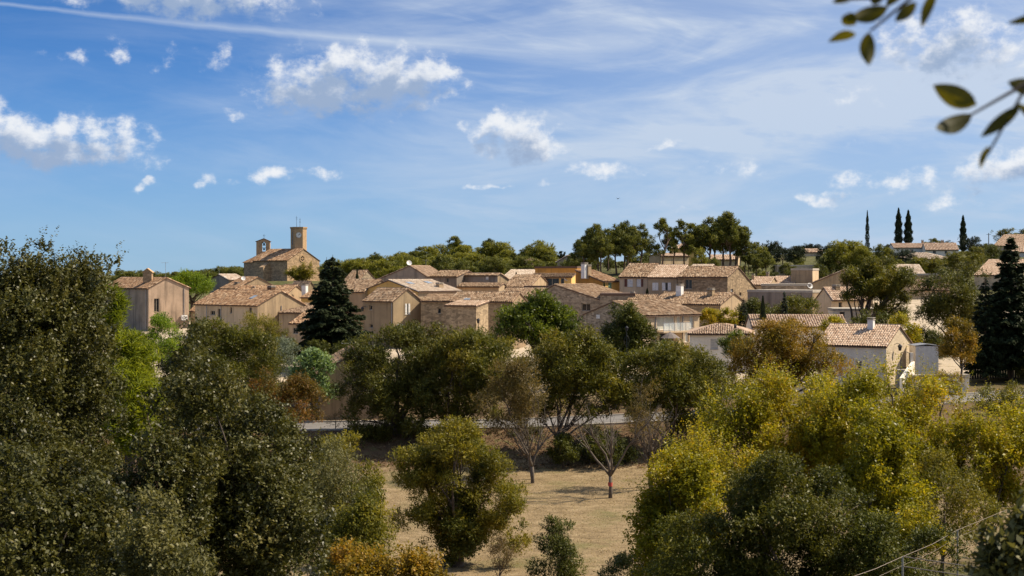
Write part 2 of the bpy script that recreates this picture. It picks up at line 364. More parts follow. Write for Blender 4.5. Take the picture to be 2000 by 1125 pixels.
def build_ground():
    def axis(lo, hi, fine_lo, fine_hi, step):
        a = list(np.arange(fine_lo, fine_hi + .01, step)); s = step; q = fine_hi
        while q < hi: s *= 1.22; q += s; a.append(q)
        s = step; q = fine_lo
        while q > lo: s *= 1.22; q -= s; a.insert(0, q)
        return np.array(a)
    xs = axis(-4500, 4500, -110, 150, 1.6); ys = axis(-600, 7000, -10, 330, 1.6)
    X, Y = np.meshgrid(xs, ys); Z = ground_np(X, Y)
    r2 = np.random.default_rng(3); Z = Z + (r2.random(Z.shape) - .5) * .05
    nx, ny = len(xs), len(ys); idx = np.arange(nx * ny).reshape(ny, nx)
    q = np.stack([idx[:-1, :-1], idx[:-1, 1:], idx[1:, 1:], idx[1:, :-1]], -1).reshape(-1, 4)
    me = mesh_np('ground', np.stack([X, Y, Z], -1).reshape(-1, 3), q, smooth=True)
    m, nt, N, L, b = new_mat('ground_dry_grass')
    geo = N.new('ShaderNodeNewGeometry'); V = geo.outputs['Position']
    straw = ramp(N, [(.28, (.15, .11, .062)), (.5, (.27, .20, .115)), (.72, (.37, .285, .175))]); L.new(noise_n(N, L, V, .9, 8, .68, (1, 1.6, 1)), straw.inputs[0])
    fine = ramp(N, [(.3, (.70, .70, .70)), (.7, (1.15, 1.12, 1.05))]); L.new(noise_n(N, L, V, 11, 5, .7, (1, .45, 1)), fine.inputs[0])
    c = mixc(N, L, 1.0, straw.outputs[0], fine.outputs[0], 'MULTIPLY')
    gr = ramp(N, [(.52, (0, 0, 0)), (.66, (1, 1, 1))]); L.new(noise_n(N, L, V, .22, 6, .65), gr.inputs[0])
    f = N.new('ShaderNodeMath'); f.operation = 'MULTIPLY'; f.inputs[1].default_value = .75; L.new(gr.outputs[0], f.inputs[0])
    c = mixc(N, L, f.outputs[0], c, (.15, .14, .055, 1))
    # leaf litter and scrub away from the mown lawn (lawn = an oval around x 4, y 84)
    sp = N.new('ShaderNodeSeparateXYZ'); L.new(V, sp.inputs[0])
    def mm(op, a, bb):
        n = N.new('ShaderNodeMath'); n.operation = op
        for i, v in enumerate((a, bb)):
            if hasattr(v, 'is_linked'): L.new(v, n.inputs[i])
            else: n.inputs[i].default_value = v
        return n.outputs[0]
    dx = mm('DIVIDE', mm('SUBTRACT', sp.outputs[0], 2.0), 26.0); dy = mm('DIVIDE', mm('SUBTRACT', sp.outputs[1], 80.0), 25.0)
    rr = mm('ADD', mm('ADD', mm('MULTIPLY', dx, dx), mm('MULTIPLY', dy, dy)), mm('MULTIPLY', mm('SUBTRACT', noise_n(N, L, V, .35, 5), .5), .9))
    k = ramp(N, [(.48, (0, 0, 0)), (.56, (1, 1, 1))]); L.new(mm('MULTIPLY', rr, .5), k.inputs[0])
    lit = ramp(N, [(.3, (.075, .05, .03)), (.5, (.15, .095, .055)), (.62, (.12, .115, .045)), (.75, (.25, .17, .10))]); L.new(noise_n(N, L, V, 1.7, 9, .75), lit.inputs[0])
    c = mixc(N, L, k.outputs[0], c, lit.outputs[0])
    hl = ramp(N, [(.40, (.055, .062, .020)), (.55, (.12, .115, .045)), (.70, (.24, .19, .10))]); L.new(noise_n(N, L, V, .30, 9, .7), hl.inputs[0])
    pv = ramp(N, [(.3, (.36, .29, .20)), (.55, (.50, .41, .30)), (.75, (.56, .48, .36))]); L.new(noise_n(N, L, V, .5, 8, .65), pv.inputs[0])
    vx = mm('DIVIDE', mm('SUBTRACT', sp.outputs[0], 10.0), 74.0); vy = mm('DIVIDE', mm('SUBTRACT', sp.outputs[1], 215.0), 82.0); vr = mm('ADD', mm('MULTIPLY', vx, vx), mm('MULTIPLY', vy, vy))
    pm = N.new('ShaderNodeMapRange'); pm.inputs[1].default_value = 1.05; pm.inputs[2].default_value = .9; L.new(vr, pm.inputs[0]); vill = mixc(N, L, pm.outputs[0], hl.outputs[0], pv.outputs[0])
    hm = N.new('ShaderNodeMapRange'); hm.inputs[1].default_value = 128; hm.inputs[2].default_value = 150; L.new(sp.outputs[1], hm.inputs[0]); c = mixc(N, L, hm.outputs[0], c, vill)
    gm = N.new('ShaderNodeMapRange'); gm.inputs[1].default_value = 62; gm.inputs[2].default_value = 50; L.new(sp.outputs[1], gm.inputs[0]); c = mixc(N, L, gm.outputs[0], c, hl.outputs[0])
    L.new(c, b.inputs['Base Color']); b.inputs['Roughness'].default_value = .97; b.inputs['Specular IOR Level'].default_value = .1
    bp = N.new('ShaderNodeBump'); bp.inputs['Strength'].default_value = .7; bp.inputs['Distance'].default_value = .12; L.new(noise_n(N, L, V, 5, 8, .7), bp.inputs['Height']); L.new(bp.outputs[0], b.inputs['Normal'])
    o = obj('ground', me, m); o['kind'] = 'structure'
build_ground()

def strip(name, pts, w0, w1, lift, mat, kind='structure', n=60, thick=0.0):
    """a sheet that follows the ground along a path; w0..w1 across it (to the left of travel is positive)"""
    pts = np.array(pts, float); t = np.linspace(0, len(pts) - 1, n); x = np.interp(t, range(len(pts)), pts[:, 0]); y = np.interp(t, range(len(pts)), pts[:, 1])
    z = np.interp(t, range(len(pts)), pts[:, 2]) + ZC
    dx = np.gradient(x); dy = np.gradient(y); l = np.hypot(dx, dy); nx, ny = -dy / l, dx / l
    A = np.stack([x + nx * w0, y + ny * w0, z + lift], -1); B = np.stack([x + nx * w1, y + ny * w1, z + lift], -1)
    mb = MB()
    for i in range(n - 1):
        mb.poly([A[i], A[i + 1], B[i + 1], B[i]])
        if thick:
            dn = np.array([0, 0, -thick])
            mb.poly([A[i] + dn, A[i + 1] + dn, A[i + 1], A[i]]); mb.poly([B[i], B[i + 1], B[i + 1] + dn, B[i] + dn])
    o = obj(name, mb.mesh(name), mat)
    if kind: o['kind'] = kind
    return o
M['asphalt'] = plain('asphalt', (.17, .155, .14), .9, 0, .2, 1.2)
M['kerb'] = plain('kerb_stone', (.42, .37, .30), .9, 0, .15, 2)
strip('road', ROAD, -3.0, 3.0, .05, M['asphalt'])
strip('kerb', ROAD, -3.25, -3.0, .15, M['kerb'], thick=.4)
strip('kerb', ROAD, 3.0, 3.25, .15, M['kerb'], thick=.4)
# ------------------------------------------------------------------ houses
def tiles_on(poly, udir, up, nrm, off, pitch=.24, course=.36, jit=.012, seed=0):
    """canal tiles over a planar roof polygon: barrel courses, each tile its own piece of geometry and tone"""
    r = np.random.default_rng(seed); o = np.array(poly[0]); U = np.array(udir); W = np.array(up); Nn = np.array(nrm)
    pts = np.array([(np.dot(np.array(p) - o, U), np.dot(np.array(p) - o, W)) for p in poly])
    u0, v0 = pts.min(0); u1, v1 = pts.max(0)
    nu = max(1, int(round((u1 - u0) / pitch))); nv = max(1, int(round((v1 - v0) / course))); pu = (u1 - u0) / nu; pv = (v1 - v0) / nv
    gu, gv = np.meshgrid(u0 + (np.arange(nu) + .5) * pu, v0 + (np.arange(nv) + .5) * pv); gu = gu.ravel(); gv = gv.ravel()
    inside = np.ones(len(gu), bool); n = len(pts); area = 0
    for i in range(n): area += pts[i][0] * pts[(i + 1) % n][1] - pts[(i + 1) % n][0] * pts[i][1]
    for i in range(n):
        a, b = pts[i], pts[(i + 1) % n]; cr = (b[0] - a[0]) * (gv - a[1]) - (b[1] - a[1]) * (gu - a[0])
        inside &= (cr * np.sign(area) > -1e-6)
    gu, gv = gu[inside], gv[inside]; k = len(gu)
    if k == 0: return None
    gu = gu + r.normal(0, jit, k); h = pu * .46
    prof = [(-.5, -.01), (-.27, h * .85), (.27, h * .85), (.5, -.01)]
    V = np.zeros((k, 2, 4, 3)); tilt = .028 + r.random(k) * .014; skew = r.normal(0, jit, k); lift = r.normal(0, jit * .5, k)
    for e, (sv, ex) in enumerate(((-.56, 1.0), (.5, 0.0))):
        for j, (a, hh) in enumerate(prof):
            uu = gu + a * pu * (1.04 if e == 0 else .96) + (skew if e else 0); vv = np.minimum(np.maximum(gv + sv * pv, v0 - .03), v1 + .02); zz = hh + tilt * ex + lift
            V[:, e, j] = o + uu[:, None] * U + vv[:, None] * W + zz[:, None] * Nn
    b = (np.arange(k) * 8)[:, None]
    q = np.concatenate([b + np.array([[j, j + 1, 4 + j + 1, 4 + j]]) for j in range(3)])
    rn = np.clip(r.beta(1.9, 1.8, k), 0, 1)
    return mesh_np('tiles', V.reshape(-1, 3) - np.array(off), q, np.repeat(rn, 8))
HSEED = [0]
def house(name, label, pl, pr, pe, d, th, side, roof='x', apex=None, mat='plaster', tile='old', cat='house', group=None,
          ops=(), chim=(), frac=.5, drop=0.0, over=.28, pitch=None, rise=None, side_mat=None, base=None, no_tiles=False, cornice=False, pipes=()):
    """front wall between picture columns pl and pr with its eave at row pe, at distance d, turned by th degrees;
    side: picture column of the far corner of the side that shows (metres if below 60)"""
    HSEED[0] += 1; rs = random.Random(HSEED[0]); t = math.radians(th)
    u = Vector((math.cos(t), math.sin(t), 0)); v = Vector((-math.sin(t), math.cos(t), 0)); up = Vector((0, 0, 1))
    kl, kr = (pl - 1000) / F, (pr - 1000) / F
    if th < 0:
        R = Vector((kr * d, d, 0)); w = (R.x - kl * R.y) / (u.x - kl * u.y); Lc = R - u * w
    else:
        Lc = Vector((kl * d, d, 0)); w = (kr * Lc.y - Lc.x) / (u.x - kr * u.y); R = Lc + u * w
    ze = ZC - (pe - HZ) / F * d
    if side < 60: D = side
    else:
        kb = (side - 1000) / F; C0 = R if th < 0 else Lc
        D = (kb * C0.y - C0.x) / (v.x - kb * v.y)
    D = max(D, 1.2)
    corners = [Lc, R, R + v * D, Lc + v * D]
    zb = min(gz(c.x, c.y) for c in corners) - .5
    if base is not None: zb = min(zb, base)
    zr = ze
    if roof in ('x', 'y', 'hip', 'shed', 'shedx'):
        if rise is not None: zr = ze + rise
        elif apex is not None:
            if roof == 'x': a = (R if th < 0 else Lc) + v * (D * frac)
            elif roof == 'y': a = Lc + u * (w * frac)
            elif roof == 'hip': a = (Lc + R) / 2 + v * D / 2
            elif roof == 'shed': a = (R if th < 0 else Lc) + v * D
            else: a = Lc
            zr = ZC - (apex - HZ) / F * a.y
        else: zr = ze + (D * frac if roof in ('x', 'hip') else w * frac) * .32
        if roof != 'shedx': zr = max(zr, ze + .25)
    root = thing(name, label, cat, (0, 0, 0), group); c0 = (corners[0] + corners[2]) / 2; B = Vector((c0.x, c0.y, zb)); root.location = B
    def pt(a, b, z): q = Lc + u * a + v * b; return Vector((q.x, q.y, z))
    # ---- walls with real openings
    walls = {'F': (Lc, u, w), 'R': (R, v, D), 'B': (R + v * D, -u, w), 'L': (Lc + v * D, -v, D)}
    zback = ze - drop
    wm = {}; wins = []
    for key, (o, tdir, ln) in walls.items():
        inn = up.cross(tdir)   # pointing into the house
        if key == 'F': top = ze
        elif key == 'B': top = ze if roof not in ('shed',) else zr
        else: top = ze
        if key == 'B': top -= drop
        if key in 'RL': top = min(ze, ze - drop)
        mk = side_mat if (side_mat and key in 'RL') else mat
        mb = wm.setdefault((mk, key if side_mat else ''), MB()); holes = []
        for op in ops:
            if op[0] != key: continue
            k0, k1 = (op[1] - 1000) / F, (op[2] - 1000) / F
            s = sorted([(k * o.y - o.x) / (tdir.x - k * tdir.y) for k in (k0, k1)])
            s = [min(max(a, .12), ln - .12) for a in s]
            if s[1] - s[0] < .2: continue
            dm = (o + tdir * (s[0] + s[1]) / 2).y
            z1, z0 = ZC - (op[3] - HZ) / F * dm, ZC - (op[4] - HZ) / F * dm
            z1 = min(z1, top - .08); z0 = max(z0, zb + .2)
            if z1 - z0 < .2: continue
            holes.append((s[0], s[1], z0, z1, op[5], op[6] if len(op) > 6 else None))
        xs = sorted({0.0, ln, *[h[0] for h in holes], *[h[1] for h in holes]}); zs = sorted({zb, top, *[h[2] for h in holes], *[h[3] for h in holes]})
        for i in range(len(xs) - 1):
            for j in range(len(zs) - 1):
                mx, mz = (xs[i] + xs[i + 1]) / 2, (zs[j] + zs[j + 1]) / 2
                if any(h[0] < mx < h[1] and h[2] < mz < h[3] for h in holes): continue
                mb.poly([o + tdir * a + up * z for a, z in ((xs[i], zs[j]), (xs[i + 1], zs[j]), (xs[i + 1], zs[j + 1]), (xs[i], zs[j + 1]))])
        rv = .22
        for (a, b, z0, z1, kind, colr) in holes:
            q = [o + tdir * x + up * z for x, z in ((a, z0), (b, z0), (b, z1), (a, z1))]
            for i in range(4): mb.poly([q[i], q[(i + 1) % 4], q[(i + 1) % 4] + inn * rv, q[i] + inn * rv][::-1])
            wins.append((o, tdir, inn, a, b, z0, z1, kind, colr))
        # part of the wall above the eave
        if roof == 'x' and key in 'RL':
            s0 = [(0, ze), (D * frac, zr), (D, zback)] if key == 'R' else [(0, zback), (D * (1 - frac), zr), (D, ze)]
            mb.poly([o + tdir * a + up * z for a, z in ([(0, top)] if s0[0][1] - top > .01 else []) + s0 + ([(D, top)] if s0[-1][1] - top > .01 else [])])
        if roof == 'y' and key in 'FB':
            f = frac if key == 'F' else 1 - frac
            mb.poly([o + up * top, o + tdir * w + up * top, o + tdir * (w * f) + up * zr])
        if roof == 'shed' and key in 'RL':
            mb.poly([o + up * ze, o + tdir * D + up * ze, (o + tdir * D if key == 'R' else o) + up * zr])
        if roof == 'shedx':   # level changes along the front: pe at the left corner, apex row at the right corner
            pass
    for (mk, _k), mb in wm.items(): obj('wall', mb.mesh('wall', B), M[mk], root)
    # ---- windows
    for (o, tdir, inn, a, b, z0, z1, kind, colr) in wins:
        q = o + tdir * a; wd = b - a; ht = z1 - z0; dp = .16
        fr = MB(); fw = min(.07, wd * .12)
        def bar(x, z, sx, sz, dep=dp, th_=.05): fr.box(q + tdir * x + up * (z0 - q.z + z) + inn * dep, tdir * sx, inn * th_, up * sz)
        q = Vector((q.x, q.y, 0)); q.z = 0
        bar(0, 0, fw, ht); bar(wd - fw, 0, fw, ht); bar(fw, 0, wd - 2 * fw, fw); bar(fw, ht - fw, wd - 2 * fw, fw)
        if wd > .7: bar(wd / 2 - fw / 2, fw, fw, ht - 2 * fw)
        if kind == 'grid':
            bar(wd * .25, fw, .03, ht - 2 * fw); bar(wd * .75, fw, .03, ht - 2 * fw); bar(fw, ht * .33, wd - 2 * fw, .03); bar(fw, ht * .66, wd - 2 * fw, .03)
        w_o = obj('window', fr.mesh('window', B), M['whitepaint'] if kind in ('grid', 'doors') else M['frame'], root)
        pn = MB().box(q + tdir * .01 + up * (z0 + .01) + inn * (dp + .055), tdir * (wd - .02), inn * .02, up * (ht - .02))
        obj('pane', pn.mesh('pane', B), M['curtain'] if kind == 'doors' else M['glass'], w_o)
        if kind != 'nosill': 
            si = MB().box(q - tdir * .06 + up * (z0 - .07) - inn * .05, tdir * (wd + .12), inn * .11, up * .065); obj('sill', si.mesh('sill', B), M['kerb'], w_o)
        def shutter(x, wdt, mat_, z=0.0, hh=None, out=.005):
            hh = hh or ht; s = MB(); nb = 4
            for i in range(nb): s.box(q + tdir * (x + wdt * i / nb + .006) + up * (z0 + z) - inn * (out + .035), tdir * (wdt / nb - .012), inn * .03, up * hh)
            for zz in (.18, .74): s.box(q + tdir * x + up * (z0 + z + hh * zz) - inn * (out + .055), tdir * wdt, inn * .018, up * .09)
            obj('shutter', s.mesh('shutter', B), M[mat_], w_o)
        if kind == 'closed': shutter(.02, wd / 2 - .03, colr); shutter(wd / 2 + .01, wd / 2 - .03, colr)
        if kind == 'ajar': shutter(.02, wd * .36, colr); shutter(wd * .64, wd * .34, colr)
        if kind == 'openl': shutter(-wd * .46, wd * .44, colr)
        if kind == 'openr': shutter(wd * 1.02, wd * .44, colr)
        if kind == 'open2': shutter(-wd * .52, wd * .5, colr); shutter(wd * 1.02, wd * .5, colr)
        if kind in ('roller_l', 'roller_r'): shutter(-wd * .47 if kind[-1] == 'l' else wd * 1.02, wd * .45, 'redbrown')
        if kind.startswith('roller'):
            s = MB(); nsl = max(4, int(ht / .16))
            for i in range(nsl): s.box(q + tdir * .02 + up * (z0 + ht * i / nsl) + inn * .06, tdir * (wd - .04), inn * .02, up * (ht / nsl - .012))
            obj('shutter', s.mesh('shutter', B), M[colr], w_o)
    # ---- roof
    ov = over; vg = .14; planes = []
    def slope(e0, e1, r1, r0):
        """eave left, eave right, ridge right, ridge left as seen from outside, walking with the roof above"""
        planes.append([e0, e1, r1, r0])
    if roof == 'x':
        sf = (zr - ze) / (D * frac); sb = (zr - zback) / (D * (1 - frac))
        slope(pt(-vg, -ov, ze - sf * ov), pt(w + vg, -ov, ze - sf * ov), pt(w + vg, D * frac, zr), pt(-vg, D * frac, zr))
        slope(pt(w + vg, D + ov, zback - sb * ov), pt(-vg, D + ov, zback - sb * ov), pt(-vg, D * frac, zr), pt(w + vg, D * frac, zr))
    elif roof == 'y':
        sf = (zr - ze) / (w * frac); sb = (zr - ze) / (w * (1 - frac))
        slope(pt(-ov, D + vg, ze - sf * ov), pt(-ov, -vg, ze - sf * ov), pt(w * frac, -vg, zr), pt(w * frac, D + vg, zr))
        slope(pt(w + ov, -vg, ze - sb * ov), pt(w + ov, D + vg, ze - sb * ov), pt(w * frac, D + vg, zr), pt(w * frac, -vg, zr))
    elif roof == 'shed':
        sf = (zr - ze) / D
        slope(pt(-vg, -ov, ze - sf * ov), pt(w + vg, -ov, ze - sf * ov), pt(w + vg, D + .1, zr + .1 * sf), pt(-vg, D + .1, zr + .1 * sf))
    elif roof == 'hip':
        h = min(D / 2, w * .42); sf = (zr - ze) / (D / 2); zo = ze - sf * ov; sh = (zr - ze) / h; oh = ov * sf / sh
        a, b, c, e = pt(-oh, -ov, zo), pt(w + oh, -ov, zo), pt(w + oh, D + ov, zo), pt(-oh, D + ov, zo); r0, r1 = pt(h, D / 2, zr), pt(w - h, D / 2, zr)
        planes += [[a, b, r1, r0], [c, e, r0, r1], [e, a, r0], [b, c, r1]]
    elif roof == 'flat':
        planes = []
        s = MB().box(pt(-.06, -.06, ze - .25), u * (w + .12), v * (D + .12), up * .33)
        rf = obj('coping' if cat == 'wall' else 'roof', s.mesh('roof', B), M['deck'] if tile != 'pale' else M['kerb'], root)
    if planes:
        dk = MB()
        for pl_ in planes:
            dk.poly(pl_); dk.poly([p - up * .12 for p in pl_][::-1])
            for i in range(len(pl_)): a, b = pl_[i], pl_[(i + 1) % len(pl_)]; dk.poly([a - up * .12, b - up * .12, b, a])
        rf = obj('roof', dk.mesh('roof', B), M['deck'], root)
        pt_ = pitch or (.25 if d < 160 else .28 if d < 300 else .40)
        for i, pl_ in enumerate(planes):
            e = (pl_[1] - pl_[0]).normalized(); mid = (pl_[2] - pl_[0]); upv = (mid - e * mid.dot(e)).normalized(); nn = e.cross(upv)
            if nn.z < 0: nn = -nn
            if nn.dot(Vector((0, ZC * 0, ZC)) - pl_[0]) < 0 and i > 0 and d > 120 and (pl_[0].y > c0.y): continue   # back slopes keep the plain deck
            me = tiles_on([tuple(p + nn * .01) for p in pl_], e, upv, nn, B, pt_, pt_ * 1.5, .012 if tile in ('pink', 'pale') else .02, HSEED[0] * 7 + i)
            if me: o_ = obj('roof_tiles', me, M[tile], rf); o_['kind'] = 'stuff'
        # ridge and verge caps
        if roof in ('x', 'y'):
            ra, rb = planes[0][3], planes[0][2]; mb = MB(); n = max(2, int((rb - ra).length / .42)); rr_ = .11
            dv_ = (rb - ra) / n; sd = dv_.cross(up).normalized()
            for i in range(n):
                a = ra + dv_ * i; b = a + dv_ * 1.06; zz = rs.uniform(0, .02)
                pr_ = [(-1, -.3), (-.6, .6), (.6, .6), (1, -.3)]
                A_ = [a + sd * (x * rr_) + up * (.05 + z * rr_ + zz + .02) for x, z in pr_]; B_ = [b + sd * (x * rr_ * .9) + up * (.05 + z * rr_ + zz) for x, z in pr_]
                for j in range(3): mb.poly([A_[j], A_[j + 1], B_[j + 1], B_[j]])
                mb.poly(A_[::-1])
            me = mb.mesh('ridge_tiles', B); at = me.attributes.new('rnd', 'FLOAT', 'POINT'); at.data.foreach_set('value', np.repeat(np.random.default_rng(HSEED[0]).random(n), 16).astype(np.float32))
            o_ = obj('ridge_tiles', me, M[tile], rf); o_['kind'] = 'stuff'
    if cornice:
        mb = MB()
        for i in range(2): mb.box(pt(-.02, -.07 * (i + 1), ze - .28 + .12 * i), u * (w + .04), v * (.07 * (i + 1) - .004), up * .116)
        obj('cornice', mb.mesh('cornice', B), M['pale'], root)
    for key, ppx in pipes:
        o, tdir, ln = walls[key]; k = (ppx - 1000) / F; s_ = min(max((k * o.y - o.x) / (tdir.x - k * tdir.y), .1), ln - .1); q = o + tdir * s_ - up.cross(tdir) * .07
        obj('downpipe', MB().tube([(q.x, q.y, zb), (q.x, q.y, ze - .15)], .055, 6).mesh('downpipe', B), M['metal'], root)
    # ---- chimneys: (px left, px right, py top, place between front 0 and back 1, material)
    for ch in chim:
        p0, p1, pyt, tt = ch[:4]; cm = ch[4] if len(ch) > 4 else 'plaster'
        o = Lc + v * (D * tt); ks = [(p - 1000) / F for p in (p0, p1)]
        s = [(k * o.y - o.x) / (u.x - k * u.y) for k in ks]; q = o + u * s[0]; cw = max(.3, s[1] - s[0]); zt = ZC - (pyt - HZ) / F * q.y
        if roof == 'x': zl = ze + (zr - ze) * min(tt / frac, (1 - tt) / (1 - frac))
        elif roof == 'shed': zl = ze + (zr - ze) * tt
        else: zl = ze
        zt = max(zt, zl + .4); cd = min(cw, .8)
        mb = MB().box(Vector((q.x, q.y, zl - .5)), u * cw, v * cd, up * (zt - zl + .5 - .14))
        co = obj('chimney', mb.mesh('chimney', B), M[cm], root)
        mb = MB().box(Vector((q.x, q.y, zt - .137)) - u * .06 - v * .06, u * (cw + .12), v * (cd + .12), up * .07)
        for i in (0, 1): mb.box(Vector((q.x, q.y, zt - .066)) + u * (cw * .8 * i + .02), u * (cw * .12), v * cd, up * .12)
        mb.box(Vector((q.x, q.y, zt + .055)) - u * .05 - v * .05, u * (cw + .1), v * (cd + .1), up * .05)
        obj('chimney_cap', mb.mesh('chimney_cap', B), M['kerb'], co)
    root['_'] = 0; del root['_']
    return dict(root=root, L=Lc, R=R, u=u, v=v, w=w, D=D, ze=ze, zr=zr, zb=zb, B=B, pt=pt)

VG = 'old houses of the village'
# --- left end of the village
h1 = house('village_house', 'pinkish streaked gable house with tall dark window and air conditioner', 290, 369, 562, 232, 38, 205, 'y', 542.5, 'pinkish', 'warm', frac=.44,
   ops=[('F', 301, 311, 583, 609, 'nosill')], pipes=[('F', 359), ('L', 286)])
house('village_house', 'low tiled house wedged between the pinkish gable and the long mossy roofed house', 372, 400, 607, 236, -20, 9, 'x', 580, 'tan', 'warm')
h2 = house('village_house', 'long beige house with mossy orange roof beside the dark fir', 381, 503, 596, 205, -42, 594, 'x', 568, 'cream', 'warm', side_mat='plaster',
   ops=[('F', 411, 420, 607, 615, 'win'), ('F', 425, 431, 603, 622, 'nosill'), ('F', 486, 492, 600, 611, 'win'), ('F', 449, 453, 600, 612, 'win')],
   chim=[(522, 530, 559, .62, 'warm')], pipes=[('F', 404), ('F', 432), ('R', 549)])
house('village_house', 'wide gable house with pale orange roof just below the church', 432, 462, 563, 268, -48, 545, 'x', 541, 'cream', 'warm', side_mat='plaster', ops=[('F', 445, 449, 566, 574, 'nosill')], chim=[(458, 464, 552, .15, 'plaster')])
house('village_house', 'small grey gable house left of the church apse', 447, 480, 547, 300, 46, 408, 'x', 536, 'tan', 'pale', side_mat='grey')
house('village_house', 'low house with orange tile roof behind the long mossy roof', 455, 560, 573, 250, -12, 9, 'x', 558, 'plaster', 'warm', chim=[(493, 497, 563, .3, 'tan')])
house('village_house', 'brown roofed house directly under the church gable', 560, 592, 573, 285, -40, 622, 'x', 550, 'tan', 'brown')
house('village_house', 'yellow house with white chimney left of the dark fir', 588, 640, 581, 248, -25, 9, 'x', 565, 'yellow', 'warm', chim=[(589, 597, 556, .25, 'whitepaint')])
house('village_house', 'tan house with plain brick roof between church tree and fir', 540, 566, 577, 262, -35, 598, 'x', 556, 'plaster', 'warm')
house('village_house', 'shed roofed annexe with pale flashing below the mossy gable', 545, 606, 611, 206, -10, 8, 'shed', 593, 'plaster', 'brown')
house('village_house', 'lower annexe with warm tile roof half hidden by the fir', 566, 640, 632, 196, -8, 7, 'shed', 611, 'plaster', 'warm', ops=[('F', 572, 582, 640, 652, 'win')])
house('village_house', 'grey stone house on the left behind the fir top', 672, 700, 548, 290, -30, 735, 'x', 528, 'stone_grey', 'old')
# --- middle
house('village_house', 'ochre walled house with brown roof right behind the fir', 655, 712, 569, 214, -40, 775, 'x', 546, 'plaster', 'old', side_mat='tan')
h10 = house('village_house', 'small grey gable house with white shuttered window beside the fir', 712, 768, 587, 190, -44, 822, 'x', 563.5, 'tan', 'old', side_mat='tan',
   pipes=[('F', 766)], ops=[('F', 721, 727, 596, 605, 'win'), ('R', 791, 801, 593, 614, 'ajar', 'whitepaint'), ('F', 722, 728, 633, 640, 'win'), ('R', 775, 787, 633, 645, 'closed', 'whitepaint'), ('R', 793, 800, 633, 645, 'win')])
h11 = house('village_house', 'house with broad pale roof and skylights behind the shuttered gable', 817, 900, 569, 206, 44, 705, 'x', 547, 'cream', 'pale', side_mat='yellow', chim=[(858, 866, 553, .12, 'plaster')])
h12 = house('village_house', 'dark grey blank gable wall with satellite dish on top', 735, 845, 547, 262, -14, 12, 'y', 519, 'grey', 'brown', frac=.6)
house('village_house', 'grey walled house with low reddish roof beside the long cement wall', 838, 892, 540, 238, -22, 10, 'x', 529, 'grey', 'old', ops=[('F', 872, 876, 543, 551, 'nosill')])
house('village_house', 'long weathered cement wall house with one white hatch', 883, 972, 537, 236, -42, 1012, 'x', 534, 'grey', 'old', frac=.12, drop=1.9, side_mat='plaster', ops=[('F', 948, 954, 540, 546, 'roller', 'whitepaint')])  # side plaster paler than the cement front, standing in for sunlight on it
house('village_house', 'low tan wall house in front of the long cement wall', 893, 974, 560, 222, -10, 8, 'x', 553, 'plaster', 'old')
h14 = house('village_house', 'long low stone house with speckled pink roof and street lamp', 880, 1001, 588, 186, -24, 1028, 'x', 571, 'stone', 'old', side_mat='plaster', pipes=[('F', 930)],
   ops=[('F', 936, 940, 628, 641, 'win')])
house('village_house', 'stone house with hatch window joined to the speckled roof house', 822, 884, 588, 190, -12, 9, 'x', 575, 'stone', 'old', ops=[('F', 855, 861, 602, 612, 'win')])
house('village_house', 'stone lean to with skylight built onto the speckled roof house', 871, 930, 597, 179, -24, 3.6, 'shed', 588.5, 'stone', 'pink')
house('village_house', 'house with wide whitish roof left of the ochre house', 978, 1050, 545, 262, -18, 13, 'x', 527, 'plaster', 'pale')
house('village_house', 'brown roofed house between cement wall and ochre loggia', 985, 1034, 560, 226, -20, 11, 'x', 537, 'plaster', 'old')
house('village_house', 'low roof house with grey gutter behind the speckled roof', 975, 1062, 579, 205, -15, 9, 'x', 563, 'plaster', 'old')
house('village_house', 'tall ochre block with flat parapet among the roofs', 1045, 1127, 521, 246, -20, 1150, 'flat', None, 'ochre', 'old')
hL = house('village_house', 'ochre loggia house with dark openings between yellow pillars', 1036, 1116, 541, 234, -8, 7, 'shed', 534, 'yellow', 'brown',
   ops=[('F', 1042, 1047, 545, 562, 'nosill'), ('F', 1051, 1062, 543, 562, 'nosill'), ('F', 1065, 1092, 543, 562, 'nosill'), ('F', 1095, 1102, 543, 562, 'nosill')])
h17 = house('village_house', 'yellow house with green shutters and long ochre side wall', 1177, 1211, 549, 216, 47, 1125, 'shed', 528, 'yellow', 'warm', side_mat='ochre',
   ops=[('F', 1188, 1194, 551, 566, 'closed', 'greenpaint')], chim=[(1142, 1148, 514, .55, 'whitepaint'), (1149, 1155, 518, .5, 'plaster')])
h18 = house('village_house', 'stone gable house with broad sloping roof behind the bright green tree', 1035, 1172, 585, 200, -34, 11, 'y', 556, 'stone_grey', 'old', frac=.36,
   ops=[('F', 1136, 1153, 593, 607, 'win')], chim=[])
house('village_house', 'low stone wall house in front of the yellow house', 1172, 1240, 574, 198, -6, 7, 'flat', None, 'stone_grey', 'old')
